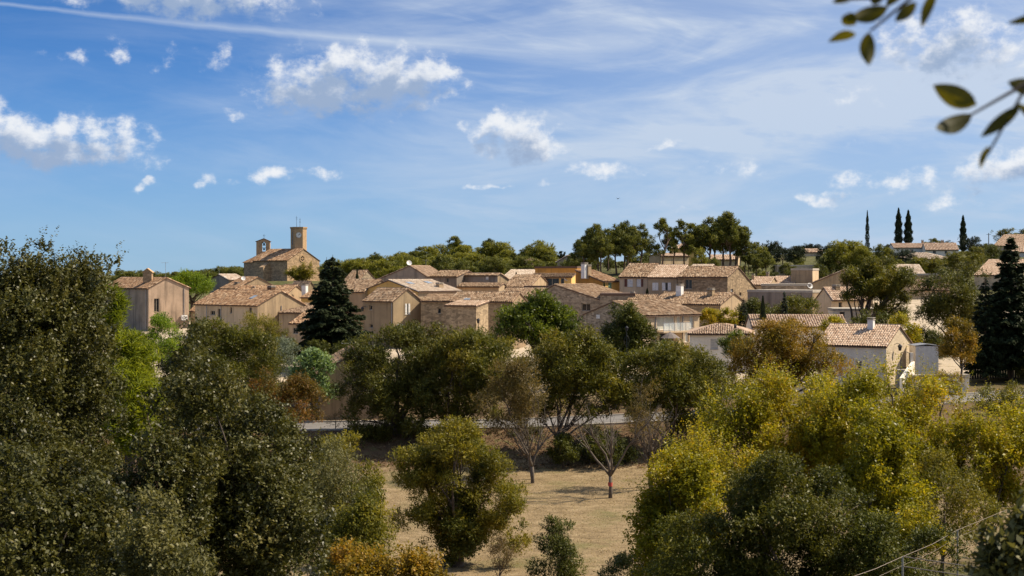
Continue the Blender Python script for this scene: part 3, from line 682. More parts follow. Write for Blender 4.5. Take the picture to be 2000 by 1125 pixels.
# --- the row of three
house('village_house', 'cream row house with white panels and red brown shutters', 1210, 1265, 540, 214, -26, 9, 'x', 515, 'cream', 'old', cornice=True,
   ops=[('F', 1225, 1236, 545, 560, 'roller_l', 'whitepaint'), ('F', 1243, 1252, 545, 560, 'roller_r', 'whitepaint')])
house('village_house', 'middle row house of three with pale wooden shutters', 1266, 1323, 541, 209.5, -26, 9, 'x', 518, 'plaster', 'pink', cornice=True,
   ops=[('F', 1274, 1286, 552, 567, 'closed', 'whitepaint'), ('F', 1293, 1311, 552, 567, 'ajar', 'whitepaint')])
h21 = house('village_house', 'stone row house with bare rubble walls and long gable side', 1324, 1421, 540, 203, -34, 1476, 'x', 521, 'stone', 'old', frac=.36, drop=1.7, cornice=True,
   ops=[('F', 1338, 1351, 546, 564, 'win'), ('R', 1427, 1432, 543, 572, 'grid'), ('R', 1444, 1448, 571, 578, 'win'), ('R', 1447, 1451, 548, 556, 'win')])
h22 = house('village_house', 'low house with mottled roof and two chimneys below the stone row house', 1272, 1407, 594, 188, -34, 1458, 'x', 572, 'stone', 'old', side_mat='plaster', chim=[(1320, 1330, 556, .3, 'whitepaint'), (1381, 1391, 564, .3, 'stone')])
h23 = house('village_house', 'house with glass balcony and broad tiled roof beside the dark green tree', 1255, 1366, 616, 163, 40, 1142, 'x', 589, 'cream', 'old', side_mat='stone_grey',
   pipes=[('F', 1280), ('F', 1333)], ops=[('F', 1258, 1262, 622, 632, 'nosill'), ('F', 1283, 1318, 618, 644, 'doors'), ('F', 1322, 1330, 618, 644, 'doors'), ('F', 1347, 1356, 616, 640, 'doors'), ('F', 1288, 1316, 650, 668, 'nosill'), ('F', 1337, 1346, 648, 668, 'doors'), ('L', 1165, 1172, 612, 622, 'closed', 'whitepaint')])
h24 = house('white_bungalow', 'white bungalow with hipped pink roof and grey roller shutter', 1347, 1470, 652, 152, -9, 10, 'hip', 633, 'white', 'pink', over=.4, ops=[('F', 1388, 1402, 662, 682, 'roller', 'greyshutter')])
house('village_house', 'long low roof house behind the white bungalow', 1470, 1655, 638, 160, -4, 8, 'x', 616, 'white', 'pink')
h26 = house('white_house', 'white house with pink tiled roof, square chimney and pale stone gable', 1596, 1731, 675, 138, -33, 1780, 'x', 636, 'white', 'pink', side_mat='stone_pale', cornice=True,
   ops=[('F', 1671, 1683, 705, 721, 'grid')], chim=[(1694, 1705, 622, .36, 'whitepaint')])
house('terrace_wall_house', 'flat roofed house with dark streaked cement wall and lit right side', 1460, 1587, 568, 194, -42, 1627, 'flat', None, 'grey', 'pale', side_mat='plaster')  # sunlit right side put into the colour: paler plaster than the cement front
house('terrace_wall_house', 'brown stone block rising behind the dark cement wall', 1487, 1583, 555.5, 208, -10, 6, 'flat', None, 'stone_grey', 'pale')
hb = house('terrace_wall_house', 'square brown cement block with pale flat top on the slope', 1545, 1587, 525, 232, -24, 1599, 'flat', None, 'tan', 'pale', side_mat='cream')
house('village_house', 'low house with lit tile roof right of the stone row house', 1464, 1502, 556, 228, -20, 9, 'x', 541, 'plaster', 'pink', chim=[(1468, 1473, 536, .3, 'tan')])
house('village_house', 'small gable house with pink roof behind the cement walls', 1500, 1548, 557, 232, -28, 9, 'x', 540, 'stone', 'pink', chim=[(1496, 1501, 532, .5, 'tan')])
house('village_house', 'brown sloping gable wall behind the spreading tree', 1586, 1705, 553, 226, -14, 10, 'y', 526, 'tan', 'old', frac=.55)
house('village_house', 'pale walled house with lit roof left of the spreading tree', 1624, 1692, 583, 184, 30, 1594, 'x', 562, 'cream', 'pink', ops=[('F', 1638, 1645, 590, 604, 'win')], chim=[(1633, 1641, 557, .3, 'tan')])
house('village_house', 'small lean roofed house between balcony house and cream row house', 1226, 1276, 586, 196, -16, 6, 'x', 576, 'plaster', 'old', chim=[(1231, 1238, 570, .4, 'tan')])
house('terrace_wall', 'dark low terrace wall below the ochre loggia', 1024, 1092, 559, 222, -6, 1.0, 'flat', None, 'grey', 'old', cat='wall')
house('village_house', 'white terrace house with railing at the foot of the spreading tree', 1628, 1720, 604, 176, -6, 6, 'flat', None, 'white', 'pale', ops=[('F', 1640, 1650, 609, 620, 'win')])
# --- houses on the hill to the right
HG = None
house('hill_villa', 'long villa with low pink roof under the twin cypresses', 1746, 1812, 484, 410, -6, 11, 'x', 475.5, 'white', 'pink', ops=[('F', 1778, 1784, 487, 492, 'win'), ('F', 1760, 1765, 487, 492, 'win')], chim=[(1800, 1804, 469, .5, 'plaster')])
house('hill_villa', 'villa wing with browner roof right of the long pink villa', 1808, 1872, 488, 400, -10, 12, 'x', 475, 'white', 'pink', ops=[('F', 1822, 1828, 490, 495, 'win'), ('F', 1845, 1850, 490, 495, 'win')], chim=[(1838, 1843, 469, .5, 'plaster')])
house('hill_villa', 'white villa with broad hipped roof below the long pink villa', 1750, 1862, 506, 345, -10, 14, 'hip', 494, 'white', 'pale', over=.5, ops=[('F', 1756, 1764, 508, 514, 'win'), ('F', 1790, 1800, 508, 514, 'win'), ('F', 1832, 1842, 508, 515, 'win')])
house('hill_villa', 'gable roofed house half hidden behind the spreading tree', 1752, 1806, 535, 268, 30, 1728, 'x', 517, 'cream', 'pale')
house('hill_villa', 'low wall and roof behind the two big trees on the right', 1778, 1860, 566, 238, -5, 9, 'x', 547, 'cream', 'old')
house('hill_villa', 'long grey terrace wall between the two big trees', 1776, 1850, 535, 262, -5, 3, 'flat', None, 'tan', 'pale')
house('hill_villa', 'house with bright pink roof behind the dark conifers', 1903, 1990, 537, 250, -30, 2040, 'x', 507, 'cream', 'pink')
house('hill_villa', 'house with broad gable at the very top of the hill', 1940, 2010, 480, 420, -24, 2040, 'x', 458, 'cream', 'pink', ops=[('F', 1985, 1992, 483, 489, 'win')])
house('hill_villa', 'lower house with pink roof near the hilltop gable', 1976, 2040, 492, 380, -20, 10, 'x', 480, 'white', 'pink')
house('hill_villa', 'beige house with gable roof seen between the tall pines', 1291, 1345, 500, 322, 30, 1268, 'x', 495, 'cream', 'pink')
house('hill_villa', 'two storey tan house higher up behind the tall pines', 1309, 1356, 485, 350, -10, 9, 'hip', 476, 'yellow', 'pink', over=.4)
house('hill_villa', 'tan house with pink roof at the right end of the tall pines', 1384, 1440, 507, 322, -14, 9, 'x', 498, 'cream', 'pink')
house('hill_villa', 'pale gable house left of the tall pines', 1088, 1128, 511, 345, -10, 10, 'y', 499, 'cream', 'pink')
house('hill_villa', 'small pinkish house with hipped roof among the pines', 1015, 1040, 509, 335, -14, 7, 'hip', 505, 'pinkish', 'pink', over=.4)
house('hill_villa', 'low white house far behind the dark holm oaks', 1572, 1605, 493, 420, -12, 9, 'x', 486, 'cream', 'pink')
house('hill_villa', 'pale roofed house below the pines right of the stone row house', 1345, 1384, 524, 238, -20, 8, 'x', 517, 'cream', 'pale')
house('terrace_wall', 'pale retaining wall stepping up the hill road', 1518, 1612, 518, 300, 14, 1.5, 'flat', None, 'cream', 'pale', cat='wall')
# --- by the road
hw = house('road_house', 'plain beige wall house beside the road and the big elm', 625, 740, 727, 121, 10, 9, 'y', 686, 'plaster', 'old', frac=.62)
house('garden_wall', 'low beige garden wall along the road', 470, 626, 792, 122.5, 1, 1.2, 'flat', None, 'plaster', 'pale', cat='wall')
house('garden_wall', 'long pale wall along the road behind the elm trees', 740, 1345, 815, 123.5, 9, 1.2, 'flat', None, 'plaster', 'pale', cat='wall')
house('garden_wall', 'white terrace wall in front of the white bungalow', 1395, 1640, 752, 131, 8, 1.2, 'flat', None, 'white', 'pale', cat='wall')

# ------------------------------------------------------------------ the church
def church():
    hc = house('church', 'stone village church with hipped tile roof, apse, round window and buttress', 496, 561, 508, 366, -40, 624, 'x', 486, 'church', 'warm', cat='church', over=.3, base=ZC - 3.5)
    root, B, pt, u, v, w, D, ze, zr, zb = (hc[k] for k in ('root', 'B', 'pt', 'u', 'v', 'w', 'D', 'ze', 'zr', 'zb')); up = Vector((0, 0, 1))
    # five sided apse at the left end
    ap = [pt(0, 0, 0), pt(-5.6, 1.2, 0), pt(-8.0, D * .36, 0), pt(-8.0, D * .64, 0), pt(-5.6, D - 1.2, 0), pt(0, D, 0)]; mb = MB()
    for a, b in zip(ap[1:], ap[:-1]): mb.poly([Vector((p.x, p.y, z)) for p, z in ((a, zb), (b, zb), (b, ze - .6), (a, ze - .6))])
    obj('apse', mb.mesh('apse', B), M['church'], root)
    apx = pt(.1, D / 2, zr - .05); mb = MB(); ar = None
    cx = pt(-1.5, D / 2, 0)
    rim = [Vector((p.x, p.y, ze - .62)) + (Vector((p.x, p.y, 0)) - cx).normalized() * .3 for p in ap]
    for a, b in zip(rim[1:], rim[:-1]): mb.poly([a, b, apx])
    ar = obj('apse_roof', mb.mesh('apse_roof', B), M['deck'], root)
    for i, (a, b) in enumerate(zip(rim[1:4], rim[:3])):
        e = (b - a).normalized(); mid = apx - a; upv = (mid - e * mid.dot(e)).normalized(); nn = e.cross(upv); nn = nn if nn.z > 0 else -nn
        me = tiles_on([tuple(p + nn * .02) for p in (a, b, apx)], e, upv, nn, B, .38, .55, .02, 900 + i); t = obj('roof_tiles', me, M['warm'], ar); t['kind'] = 'stuff'
    # buttress with sloping top
    q = pt(w * .42, 0, 0); mb = MB(); q0 = q - u * .8; dpt = 2.2; zt = ze - .6
    pr = [(0, zb), (0, zt), (-dpt, zt - 1.2), (-dpt, zb)]
    for s in (0, 1):
        f = [q0 + u * 1.6 * s + v * (y) + up * z for y, z in pr]; mb.poly(f if s else f[::-1])
    for i in range(4):
        a, b = pr[i], pr[(i + 1) % 4]; mb.poly([q0 + v * a[0] + up * a[1], q0 + v * b[0] + up * b[1], q0 + u * 1.6 + v * b[0] + up * b[1], q0 + u * 1.6 + v * a[0] + up * a[1]])
    obj('buttress', mb.mesh('buttress', B), M['church'], root)
    # rose window on the gable: ring, dark glass, six spokes
    c = pt(w + .02, D * .46, ZC - (504.5 - HZ) / F * 366); r1, r2 = .95, .68; n = 20; ring = MB(); gl = MB()
    cir = lambda r, o, k: c + u * o + v * (r * math.cos(2 * math.pi * k / n)) + up * (r * math.sin(2 * math.pi * k / n))
    for k in range(n):
        ring.poly([cir(r1, .10, k), cir(r1, .10, k + 1), cir(r2, .10, k + 1), cir(r2, .10, k)]); ring.poly([cir(r1, 0, k), cir(r1, 0, k + 1), cir(r1, .10, k + 1), cir(r1, .10, k)])
        ring.poly([cir(r2, .10, k), cir(r2, .10, k + 1), cir(r2, .02, k + 1), cir(r2, .02, k)])
    for k in range(3):
        a = math.pi * k / 3; dr = v * math.cos(a) + up * math.sin(a); pp = u.cross(dr); ring.box(c - dr * r2 - pp * .06 + u * .04, dr * 2 * r2, pp * .12, u * .05)
    rw = obj('rose_window', ring.mesh('rose_window', B), M['ashlar'], root)
    gl.poly([cir(r2, .02, k) for k in range(n)]); obj('pane', gl.mesh('pane', B), M['glass'], rw)
    # bell gable
    b0 = P(500.5, 495, 380.6); b1 = P(527, 495, 380.6); tb = Vector((b1.x - b0.x, 0, 0)).normalized()
    zt, zp, z0 = ZC + (HZ - 472) / F * 380.6, ZC + (HZ - 466.5) / F * 380.6, ze - .6; wB = b1.x - b0.x; th = .95; y0 = b0.y
    xo0, xo1 = P(511.2, 0, 380.6).x, P(519, 0, 380.6).x; zo0, zo1 = ZC + (HZ - 491) / F * 380.6, ZC + (HZ - 477) / F * 380.6; xm = (xo0 + xo1) / 2; ra = (xo1 - xo0) / 2
    arch = [(xo1 - (1 - math.cos(a)) * ra, zo1 + math.sin(a) * ra * 1.15) for a in np.linspace(0, math.pi, 9)]
    x0, x1 = b0.x, b1.x; mb = MB(); bl = thing('bell_gable', 'stone bell gable with two bells standing on the church roof', 'bell gable', (xm, y0, z0)); BB = Vector((xm, y0, z0))
    def fr(y, flip):
        P2 = [[(x0, z0), (xo0, z0), (xo0, zo1), (x0, zo1)], [(xo1, z0), (x1, z0), (x1, zo1), (xo1, zo1)], [(xo0, z0), (xo1, z0), (xo1, zo0), (xo0, zo0)]]
        top = [(x0, zo1)] + [(xo0, zo1)]; half = len(arch) // 2
        P2.append([(x0, zo1)] + arch[::-1][:half + 1] + [(xm, zp), (x0, zt)]); P2.append([(x1, zo1), (x1, zt), (xm, zp)] + arch[::-1][half:])
        for p in P2:
            f = [(a, y, b) for a, b in p]; mb.poly(f[::-1] if flip else f)
    fr(y0, False); fr(y0 + th, True)
    for a, b in (((x0, z0), (x0, zt)), ((x0, zt), (xm, zp)), ((xm, zp), (x1, zt)), ((x1, zt), (x1, z0))): mb.poly([(a[0], y0, a[1]), (b[0], y0, b[1]), (b[0], y0 + th, b[1]), (a[0], y0 + th, a[1])])
    ins = [(xo0, zo0)] + [(xo0, zo1)] + arch[::-1][1:-1] + [(xo1, zo1), (xo1, zo0)]
    for a, b in zip(ins, ins[1:] + ins[:1]): mb.poly([(a[0], y0, a[1]), (a[0], y0 + th, a[1]), (b[0], y0 + th, b[1]), (b[0], y0, b[1])])
    obj('wall', mb.mesh('wall', BB), M['ashlar'], bl)
    cp = MB()
    for s, xa in ((-1, x0), (1, x1)): cp.box((xm, y0 - .12, zp + .01), (xa - xm + s * .22, 0, zt - zp - .06), (0, th + .24, 0), (0, 0, .14))
    obj('coping', cp.mesh('coping', BB), M['warm'], bl)
    cr = MB().box((xm - .035, y0 + .4, zp + .1), (.07, 0, 0), (0, .07, 0), (0, 0, 1.15)).box((xm - .32, y0 + .41, zp + .82), (.64, 0, 0), (0, .05, 0), (0, 0, .07)); obj('cross', cr.mesh('cross', BB), M['iron'], bl)
    for i, (zz, sc) in enumerate(((zo1 - .35, 1.0), (zo0 + .35, .8))):
        be = MB().lathe((xm, y0 + th / 2, zz), [(.02, .62 * sc), (.16 * sc, .60 * sc), (.22 * sc, .45 * sc), (.27 * sc, .2 * sc), (.40 * sc, 0), (.36 * sc, 0), (.2 * sc, .3 * sc)], 12)
        be.box((xo0 + .02, y0 + th / 2 - .08, zz + .62 * sc), (xo1 - xo0 - .04, 0, 0), (0, .16, 0), (0, 0, .16)); obj('bell', be.mesh('bell', BB, True), M['iron'], bl)
    # clock tower: six sided
    d = 372; cx, r = P(581, 0, d).x, (P(596, 0, d).x - P(566, 0, d).x) / 2 * 1.04; zt = ZC + (HZ - 443) / F * d; z0 = gz(cx, d + r) - .5; a0 = math.radians(-90 + 39)
    tw = thing('clock_tower', 'six sided stone clock tower with white clock face behind the church', 'clock tower', (cx, d + r, z0)); TB = Vector((cx, d + r, z0)); cc = Vector((cx, d + r, 0))
    def ringp(rr, z, k): a = a0 + k * math.pi / 3; return Vector((cc.x + rr * math.cos(a), cc.y + rr * math.sin(a), z))
    mb = MB()
    cuts = {}
    for k in range(6):
        A, C = ringp(r, 0, k), ringp(r, 0, k + 1)
        mb.poly([A + up * z0, C + up * z0, C + up * (zt - .3), A + up * (zt - .3)])
    mb.poly([ringp(r, zt - .3, k) for k in range(6)]); obj('wall', mb.mesh('wall', TB), M['ashlar'], tw)
    mb = MB()
    for (ra_, za, zb_) in ((r + .10, zt - .55, zt - .3), (r + .2, zt - .298, zt)):
        for k in range(6): mb.poly([ringp(ra_, za, k), ringp(ra_, za, k + 1), ringp(ra_, zb_, k + 1), ringp(ra_, zb_, k)])
        mb.poly([ringp(ra_, zb_, k) for k in range(6)]); mb.poly([ringp(ra_, za, 5 - k) for k in range(6)])
    obj('parapet', mb.mesh('parapet', TB), M['ashlar'], tw)
    best = min(range(6), key=lambda k: ((ringp(r, 0, k) + ringp(r, 0, k + 1)) / 2 - Vector((P(586, 0, d).x, d - 1, 0))).length)
    A, C = ringp(r, 0, best), ringp(r, 0, best + 1); fd = (C - A).normalized(); nn = fd.cross(up)
    if nn.dot((A + C) / 2 - cc) < 0: nn = -nn
    fc = (A + C) / 2 + nn * .03 + up * (ZC + (HZ - 459) / F * d); R1 = .74; n = 24
    cir = lambda rr, o, k: fc + nn * o + fd * (rr * math.cos(2 * math.pi * k / n)) + up * (rr * math.sin(2 * math.pi * k / n))
    rim = MB()
    for k in range(n): rim.poly([cir(R1 + .09, .08, k), cir(R1 + .09, .08, k + 1), cir(R1 - .01, .08, k + 1), cir(R1 - .01, .08, k)]); rim.poly([cir(R1 + .09, -.02, k), cir(R1 + .09, -.02, k + 1), cir(R1 + .09, .08, k + 1), cir(R1 + .09, .08, k)])
    ck = obj('clock', rim.mesh('clock', TB), M['ashlar'], tw)
    f = MB().poly([cir(R1, .05, k) for k in range(n)]); obj('clock_face', f.mesh('clock_face', TB), M['whitepaint'], ck)
    for ang, ln, wd in ((38, .40, .10), (52, .60, .07)):
        a = math.radians(90 - ang); dr = fd * math.cos(a) + up * math.sin(a); pp = dr.cross(nn); hm = MB().box(fc + nn * .07 - dr * .12 - pp * wd / 2, dr * (ln + .12), pp * wd, nn * .02); obj('clock_hand', hm.mesh('clock_hand', TB), M['iron'], ck)
    mk = MB()
    for k in range(12): a = math.pi * k / 6; dr = fd * math.cos(a) + up * math.sin(a); pp = dr.cross(nn); mk.box(fc + nn * .055 + dr * .56 - pp * .03, dr * .12, pp * .06, nn * .012)
    obj('hour_marks', mk.mesh('hour_marks', TB), M['iron'], ck)
    k2 = (best - 1) % 6; A, C = ringp(r, 0, k2), ringp(r, 0, k2 + 1)
    if ((A + C) / 2).x > ((ringp(r, 0, best) + ringp(r, 0, best + 1)) / 2).x: k2 = (best + 1) % 6; A, C = ringp(r, 0, k2), ringp(r, 0, k2 + 1)
    fd = (C - A).normalized(); nn = fd.cross(up); nn = nn if nn.dot((A + C) / 2 - cc) > 0 else -nn; sc_ = (A + C) / 2
    sw = MB(); zl0, zl1 = ZC + (HZ - 478) / F * d, ZC + (HZ - 453) / F * d
    for s in (-1, 1): sw.box(sc_ + fd * (.28 * s - .06) + up * zl0 - nn * .05, fd * .12, nn * .11, up * (zl1 - zl0))
    sw.box(sc_ - fd * .34 + up * zl1 - nn * .05, fd * .68, nn * .11, up * .15); so_ = obj('slit_window', sw.mesh('slit_window', TB), M['ashlar'], tw)
    sp = MB().box(sc_ - fd * .21 + up * zl0 - nn * .05, fd * .42, nn * .07, up * (zl1 - zl0 - .01)); obj('pane', sp.mesh('pane', TB), M['glass'], so_)
    for px, py, arms in ((577, 421, 2), (583.5, 425, 3)):
        x = P(px, 0, d).x; zz = ZC + (HZ - py) / F * d; an = MB().tube([(x, d + r, zt - .1), (x, d + r, zz)], [.05, .03], 5)
        for i in range(arms): an.tube([(x - .22, d + r, zz - .45 - .4 * i), (x + .22, d + r, zz - .45 - .4 * i)], .03, 4)
        obj('mast', an.mesh('mast', TB), M['iron'], tw)
church()

# ------------------------------------------------------------------ small things on and around the houses
def anchor(px, py, step=1.5, tries=40, lo=100):
    """the first house surface met when looking along a picture column from row py downwards"""
    bpy.context.view_layer.update(); dg = bpy.context.evaluated_depsgraph_get(); o = Vector((0, 0, ZC))
    for i in range(tries):
        ok, loc, n, _, ob, _ = S.ray_cast(dg, o, (P(px, py + i * step, 100) - o).normalized())
        if ok and loc.y > lo and ob.name.split('.')[0] in ('wall', 'roof', 'roof_tiles', 'ridge_tiles', 'coping', 'chimney', 'chimney_cap', 'apse', 'apse_roof'): return loc, n
    raise RuntimeError('no house under column %s' % px)
def dish(px, py, d, label, r=.4, az=-70):
    hit, nn = anchor(px, py + 4); hit = hit + Vector((0, .12, 0)); p = P(px, py, hit.y); o = Vector((0, 0, max(.5, p.z - hit.z)))
    t = thing('satellite_dish', label, 'satellite dish', hit, 'satellite dishes'); a = math.radians(az); mb = MB()
    ax = Vector((math.cos(a) * .9, math.sin(a) * .9, .43)).normalized(); e1 = ax.cross(Vector((0, 0, 1))).normalized(); e2 = e1.cross(ax); n = 14
    rings = [(0, 0), (.5, .05), (1, .2)]
    for (ra, da), (rb, db) in zip(rings, rings[1:]):
        for k in range(n):
            f = lambda rr, dd, k: o + ax * dd * r + (e1 * math.cos(2 * math.pi * k / n) + e2 * math.sin(2 * math.pi * k / n)) * rr * r
            mb.poly([f(ra, da, k), f(rb, db, k), f(rb, db, k + 1), f(ra, da, k + 1)])
    obj('reflector', mb.mesh('reflector'), M['whitepaint'], t)
    obj('mast', MB().tube([(0, 0, -.3), tuple(o)], .03, 6).mesh('mast'), M['metal'], t); obj('feed_arm', MB().tube([o - e2 * r * .9, o + ax * r * 1.1], .015, 5).mesh('feed_arm'), M['metal'], t)
dish(799, 515, 262, 'white satellite dish on top of the dark blank gable', .5)
dish(1106, 546, 199.6, 'white satellite dish in front of the ochre loggia', .42)
dish(1582, 561, 194, 'white satellite dish at the corner of the dark cement wall', .45)
dish(475, 545, 262, 'white satellite dish just left of the church wall', .42)
def antenna(px, py, d, h, label):
    hit, nn = anchor(px, py + 8, 1.5, 60); hit = hit + Vector((0, .12, 0)); p = P(px, py, hit.y); h = max(1.2, p.z - hit.z)
    t = thing('tv_antenna', label, 'antenna', hit, 'roof antennas'); obj('mast', MB().tube([(0, 0, -.3), (0, 0, h)], .028, 5).mesh('mast'), M['metal'], t)
    mb = MB().tube([(-.7, 0, h - .1), (.5, 0, h - .1)], .018, 4)
    for i in range(7): mb.tube([(-.65 + .17 * i, -.3, h - .1), (-.65 + .17 * i, .3, h - .1)], .012, 4)
    obj('aerial', mb.mesh('aerial'), M['metal'], t)
antenna(323, 512, 233, 2.6, 'thin mast above the pinkish gable house'); antenna(832, 507, 240, 2.6, 'aerial beside the dark blank gable')
antenna(428, 523, 300, 1.6, 'aerial on the small grey gable by the church'); antenna(683, 688, 122, 1.3, 'aerial on the road house by the big elm')
antenna(1238, 560, 190, 1.8, 'aerial in front of the cream row house'); antenna(1300, 478, 330, 2, 'aerial on the house between the pines')
def lamp(px, py, d, label, wall=True, ground_=False):
    if ground_: p = P(px, py, d); rz = 0
    else: hit, n = anchor(px, py, .5); n = Vector((n.x, n.y, 0)).normalized(); p = hit + n * .55; rz = math.atan2(n.x, -n.y)
    t = thing('street_lamp', label, 'street lamp', p, 'wall lanterns of the village'); t.rotation_euler = (0, 0, rz)
    mb = MB().lathe((0, 0, -.3), [(.02, 0), (.13, .02), (.2, .42), (.26, .44), (.16, .56), (.03, .66)], 6); obj('lantern', mb.mesh('lantern'), M['iron'], t)
    if ground_: obj('pole', MB().tube([(0, 0, gz(p.x, p.y) - p.z - .2), (0, 0, -.3)], [.07, .045], 7).mesh('pole'), M['iron'], t)
    else: obj('bracket', MB().tube([(0, .0, .34), (0, .25, .45), (0, .6, .3)], .03, 5).mesh('bracket'), M['iron'], t)
lamp(714, 604, 189, 'black wall lantern on the small grey gable house', True); lamp(934, 627, 178.5, 'black lantern on a post beside the stone lean to', False, True)
lamp(1747, 679, 139.5, 'black wall lantern on the pale stone gable')
def curl_lamp(px, py, d, label):
    p = P(px, py, d); g = gz(p.x, p.y); t = thing('lamp_post', label, 'lamp post', (p.x, p.y, g), 'curled lamp posts'); h = p.z - g
    obj('pole', MB().tube([(0, 0, -.2), (0, 0, h)], [.05, .03], 6).mesh('pole'), M['iron'], t)
    pts = [(.22 * math.sin(a), 0, h - .9 + .75 * -math.cos(a) * .6) for a in np.linspace(0, 2 * math.pi, 15)]; obj('scroll', MB().tube(pts, .022, 5).mesh('scroll'), M['iron'], t)
    obj('lantern', MB().lathe((0, 0, h - .02), [(.02, 0), (.1, .03), (.16, .3), (.05, .42), (.01, .46)], 6).mesh('lantern'), M['iron'], t)
curl_lamp(1224, 646, 128, 'slender iron lamp post in front of the dark green tree'); curl_lamp(1436, 641, 148, 'slender iron lamp post in front of the white bungalow')
def ac_unit():
    hit, n = anchor(358, 625, .5); n = Vector((n.x, n.y, 0)).normalized(); t = thing('air_conditioner', 'white air conditioner box on the pinkish gable wall', 'air conditioner', hit + n * .3); t.rotation_euler = (0, 0, math.atan2(n.x, -n.y)); obj('case', MB().cbox((0, 0, 0), 1.0, .4, .8).mesh('case'), M['whitepaint'], t)
    n = 16; mb = MB()
    for r0, r1 in ((.30, .26), (.2, .17), (.1, .07)):
        for k in range(n): f = lambda r, k: (-.12 + r * math.cos(2 * math.pi * k / n), -.215, .4 + r * math.sin(2 * math.pi * k / n)); mb.poly([f(r0, k), f(r0, k + 1), f(r1, k + 1), f(r1, k)])
    obj('fan_grille', mb.mesh('fan_grille'), M['iron'], t); obj('bracket', MB().cbox((-.3, .05, -.12), .06, .55, .1).cbox((.3, .05, -.12), .06, .55, .1).mesh('bracket'), M['metal'], t)
ac_unit()
def roof_turret():
    d = 236; p = P(289, 545, d); t = thing('stone_turret', 'little stone gabled turret on the roof of the pinkish house', 'turret', p - Vector((0, 0, .6))); w = 1.45; h = 1.75
    mb = MB(); x = w / 2; y = .5
    for s, f in ((-y, False), (y, True)):
        q = [(-x, s, 0), (x, s, 0), (x, s, h), (0, s, h + .55), (-x, s, h)]; mb.poly(q[::-1] if f else q)
    mb.poly([(x, -y, 0), (x, y, 0), (x, y, h), (x, -y, h)]); mb.poly([(-x, y, 0), (-x, -y, 0), (-x, -y, h), (-x, y, h)]); obj('wall', mb.mesh('wall'), M['church'], t)
    r = MB()
    for s in (-1, 1): r.box((0, -y - .12, h + .56), (s * (x + .16), 0, -.66), (0, 2 * y + .24, 0), (0, 0, .1))
    obj('roof', r.mesh('roof'), M['ashlar'], t)
roof_turret()
def balcony():
    h = h23; q = h['pt']; B = h['B']; u, v = h['u'], h['v']; up = Vector((0, 0, 1)); z = ZC - (645 - HZ) / F * 168
    k = lambda px: ((px - 1000) / F * h['L'].y - h['L'].x) / (u.x - (px - 1000) / F * u.y)
    a, b = k(1281), k(1336); s = MB().box(q(a, -1.25, z - .16), u * (b - a), v * 1.245, up * .15); bo = obj('balcony', s.mesh('balcony', B), M['cream'], h['root'])
    m, nt, N, L, bb = new_mat('balcony_glass'); bb.inputs['Base Color'].default_value = (.75, .80, .78, 1); bb.inputs['Roughness'].default_value = .05; bb.inputs['Alpha'].default_value = .35
    n = 5
    for i in range(n):
        w_ = (b - a) / n; s = MB().box(q(a + i * w_ + .03, -1.2, z + .05), u * (w_ - .06), v * .015, up * .95); obj('glass_panel', s.mesh('glass_panel', B), m, bo)
    r = MB().box(q(a, -1.215, z + 1.0), u * (b - a), v * .05, up * .045)
    for i in range(n + 1): r.box(q(a + (b - a - .04) * i / n, -1.212, z - .01), u * .04, v * .04, up * 1.01)
    obj('railing', r.mesh('railing', B), M['metal'], bo)
    p = P(1309, 660, 163.5); g = gz(p.x, p.y); t = thing('parasol', 'grey brown garden parasol below the glass balcony', 'parasol', (p.x, p.y, g)); ht = p.z - g; n = 10; c = MB(); R = 1.15
    for k in range(n):
        f = lambda r, z, k: (r * math.cos(2 * math.pi * k / n), r * math.sin(2 * math.pi * k / n), ht + z); c.poly([f(R, 0, k), f(R, 0, k + 1), f(R * .5, .42, k + 1), f(R * .5, .42, k)]); c.poly([f(R * .5, .42, k), f(R * .5, .42, k + 1), (0, 0, ht + .72)])
    obj('canopy', c.mesh('canopy'), M['parasol'], t); obj('pole', MB().tube([(0, 0, -.2), (0, 0, ht + .8)], .03, 6).mesh('pole'), M['metal'], t)
M['parasol'] = plain('parasol_cloth', (.17, .14, .125), .9)
balcony()
def skylight(h, px, fr, wd, ht, label):
    """a roof window on the front slope of house h"""
    u, v = h['u'], h['v']; sl = (h['zr'] - h['ze']) / (h['D'] * .5); o = h['L'] + v * (h['D'] * fr); k = (px - 1000) / F; s = (k * o.y - o.x) / (u.x - k * u.y)
    q = o + u * s; q.z = h['ze'] + sl * h['D'] * fr + .10; upv = (v + Vector((0, 0, sl))).normalized(); nn = u.cross(upv); B = h['B']
    f = obj('skylight', MB().box(q, u * wd, upv * ht, nn * .08).mesh('skylight', B), M['metal'], h['root']); obj('pane', MB().box(q + u * .06 + upv * .06 + nn * .081, u * (wd - .12), upv * (ht - .12), nn * .01).mesh('pane', B), M['skyglass'], f)
M['skyglass'] = plain('skylight_glass', (.28, .32, .36), .1)
skylight(h11, 800, .28, 1.1, 1.2, ''); skylight(h11, 836, .3, 1.1, 1.2, ''); skylight(h2, 486, .18, .9, 1.1, ''); skylight(h14, 905, -.02, 0.9, .5, '')
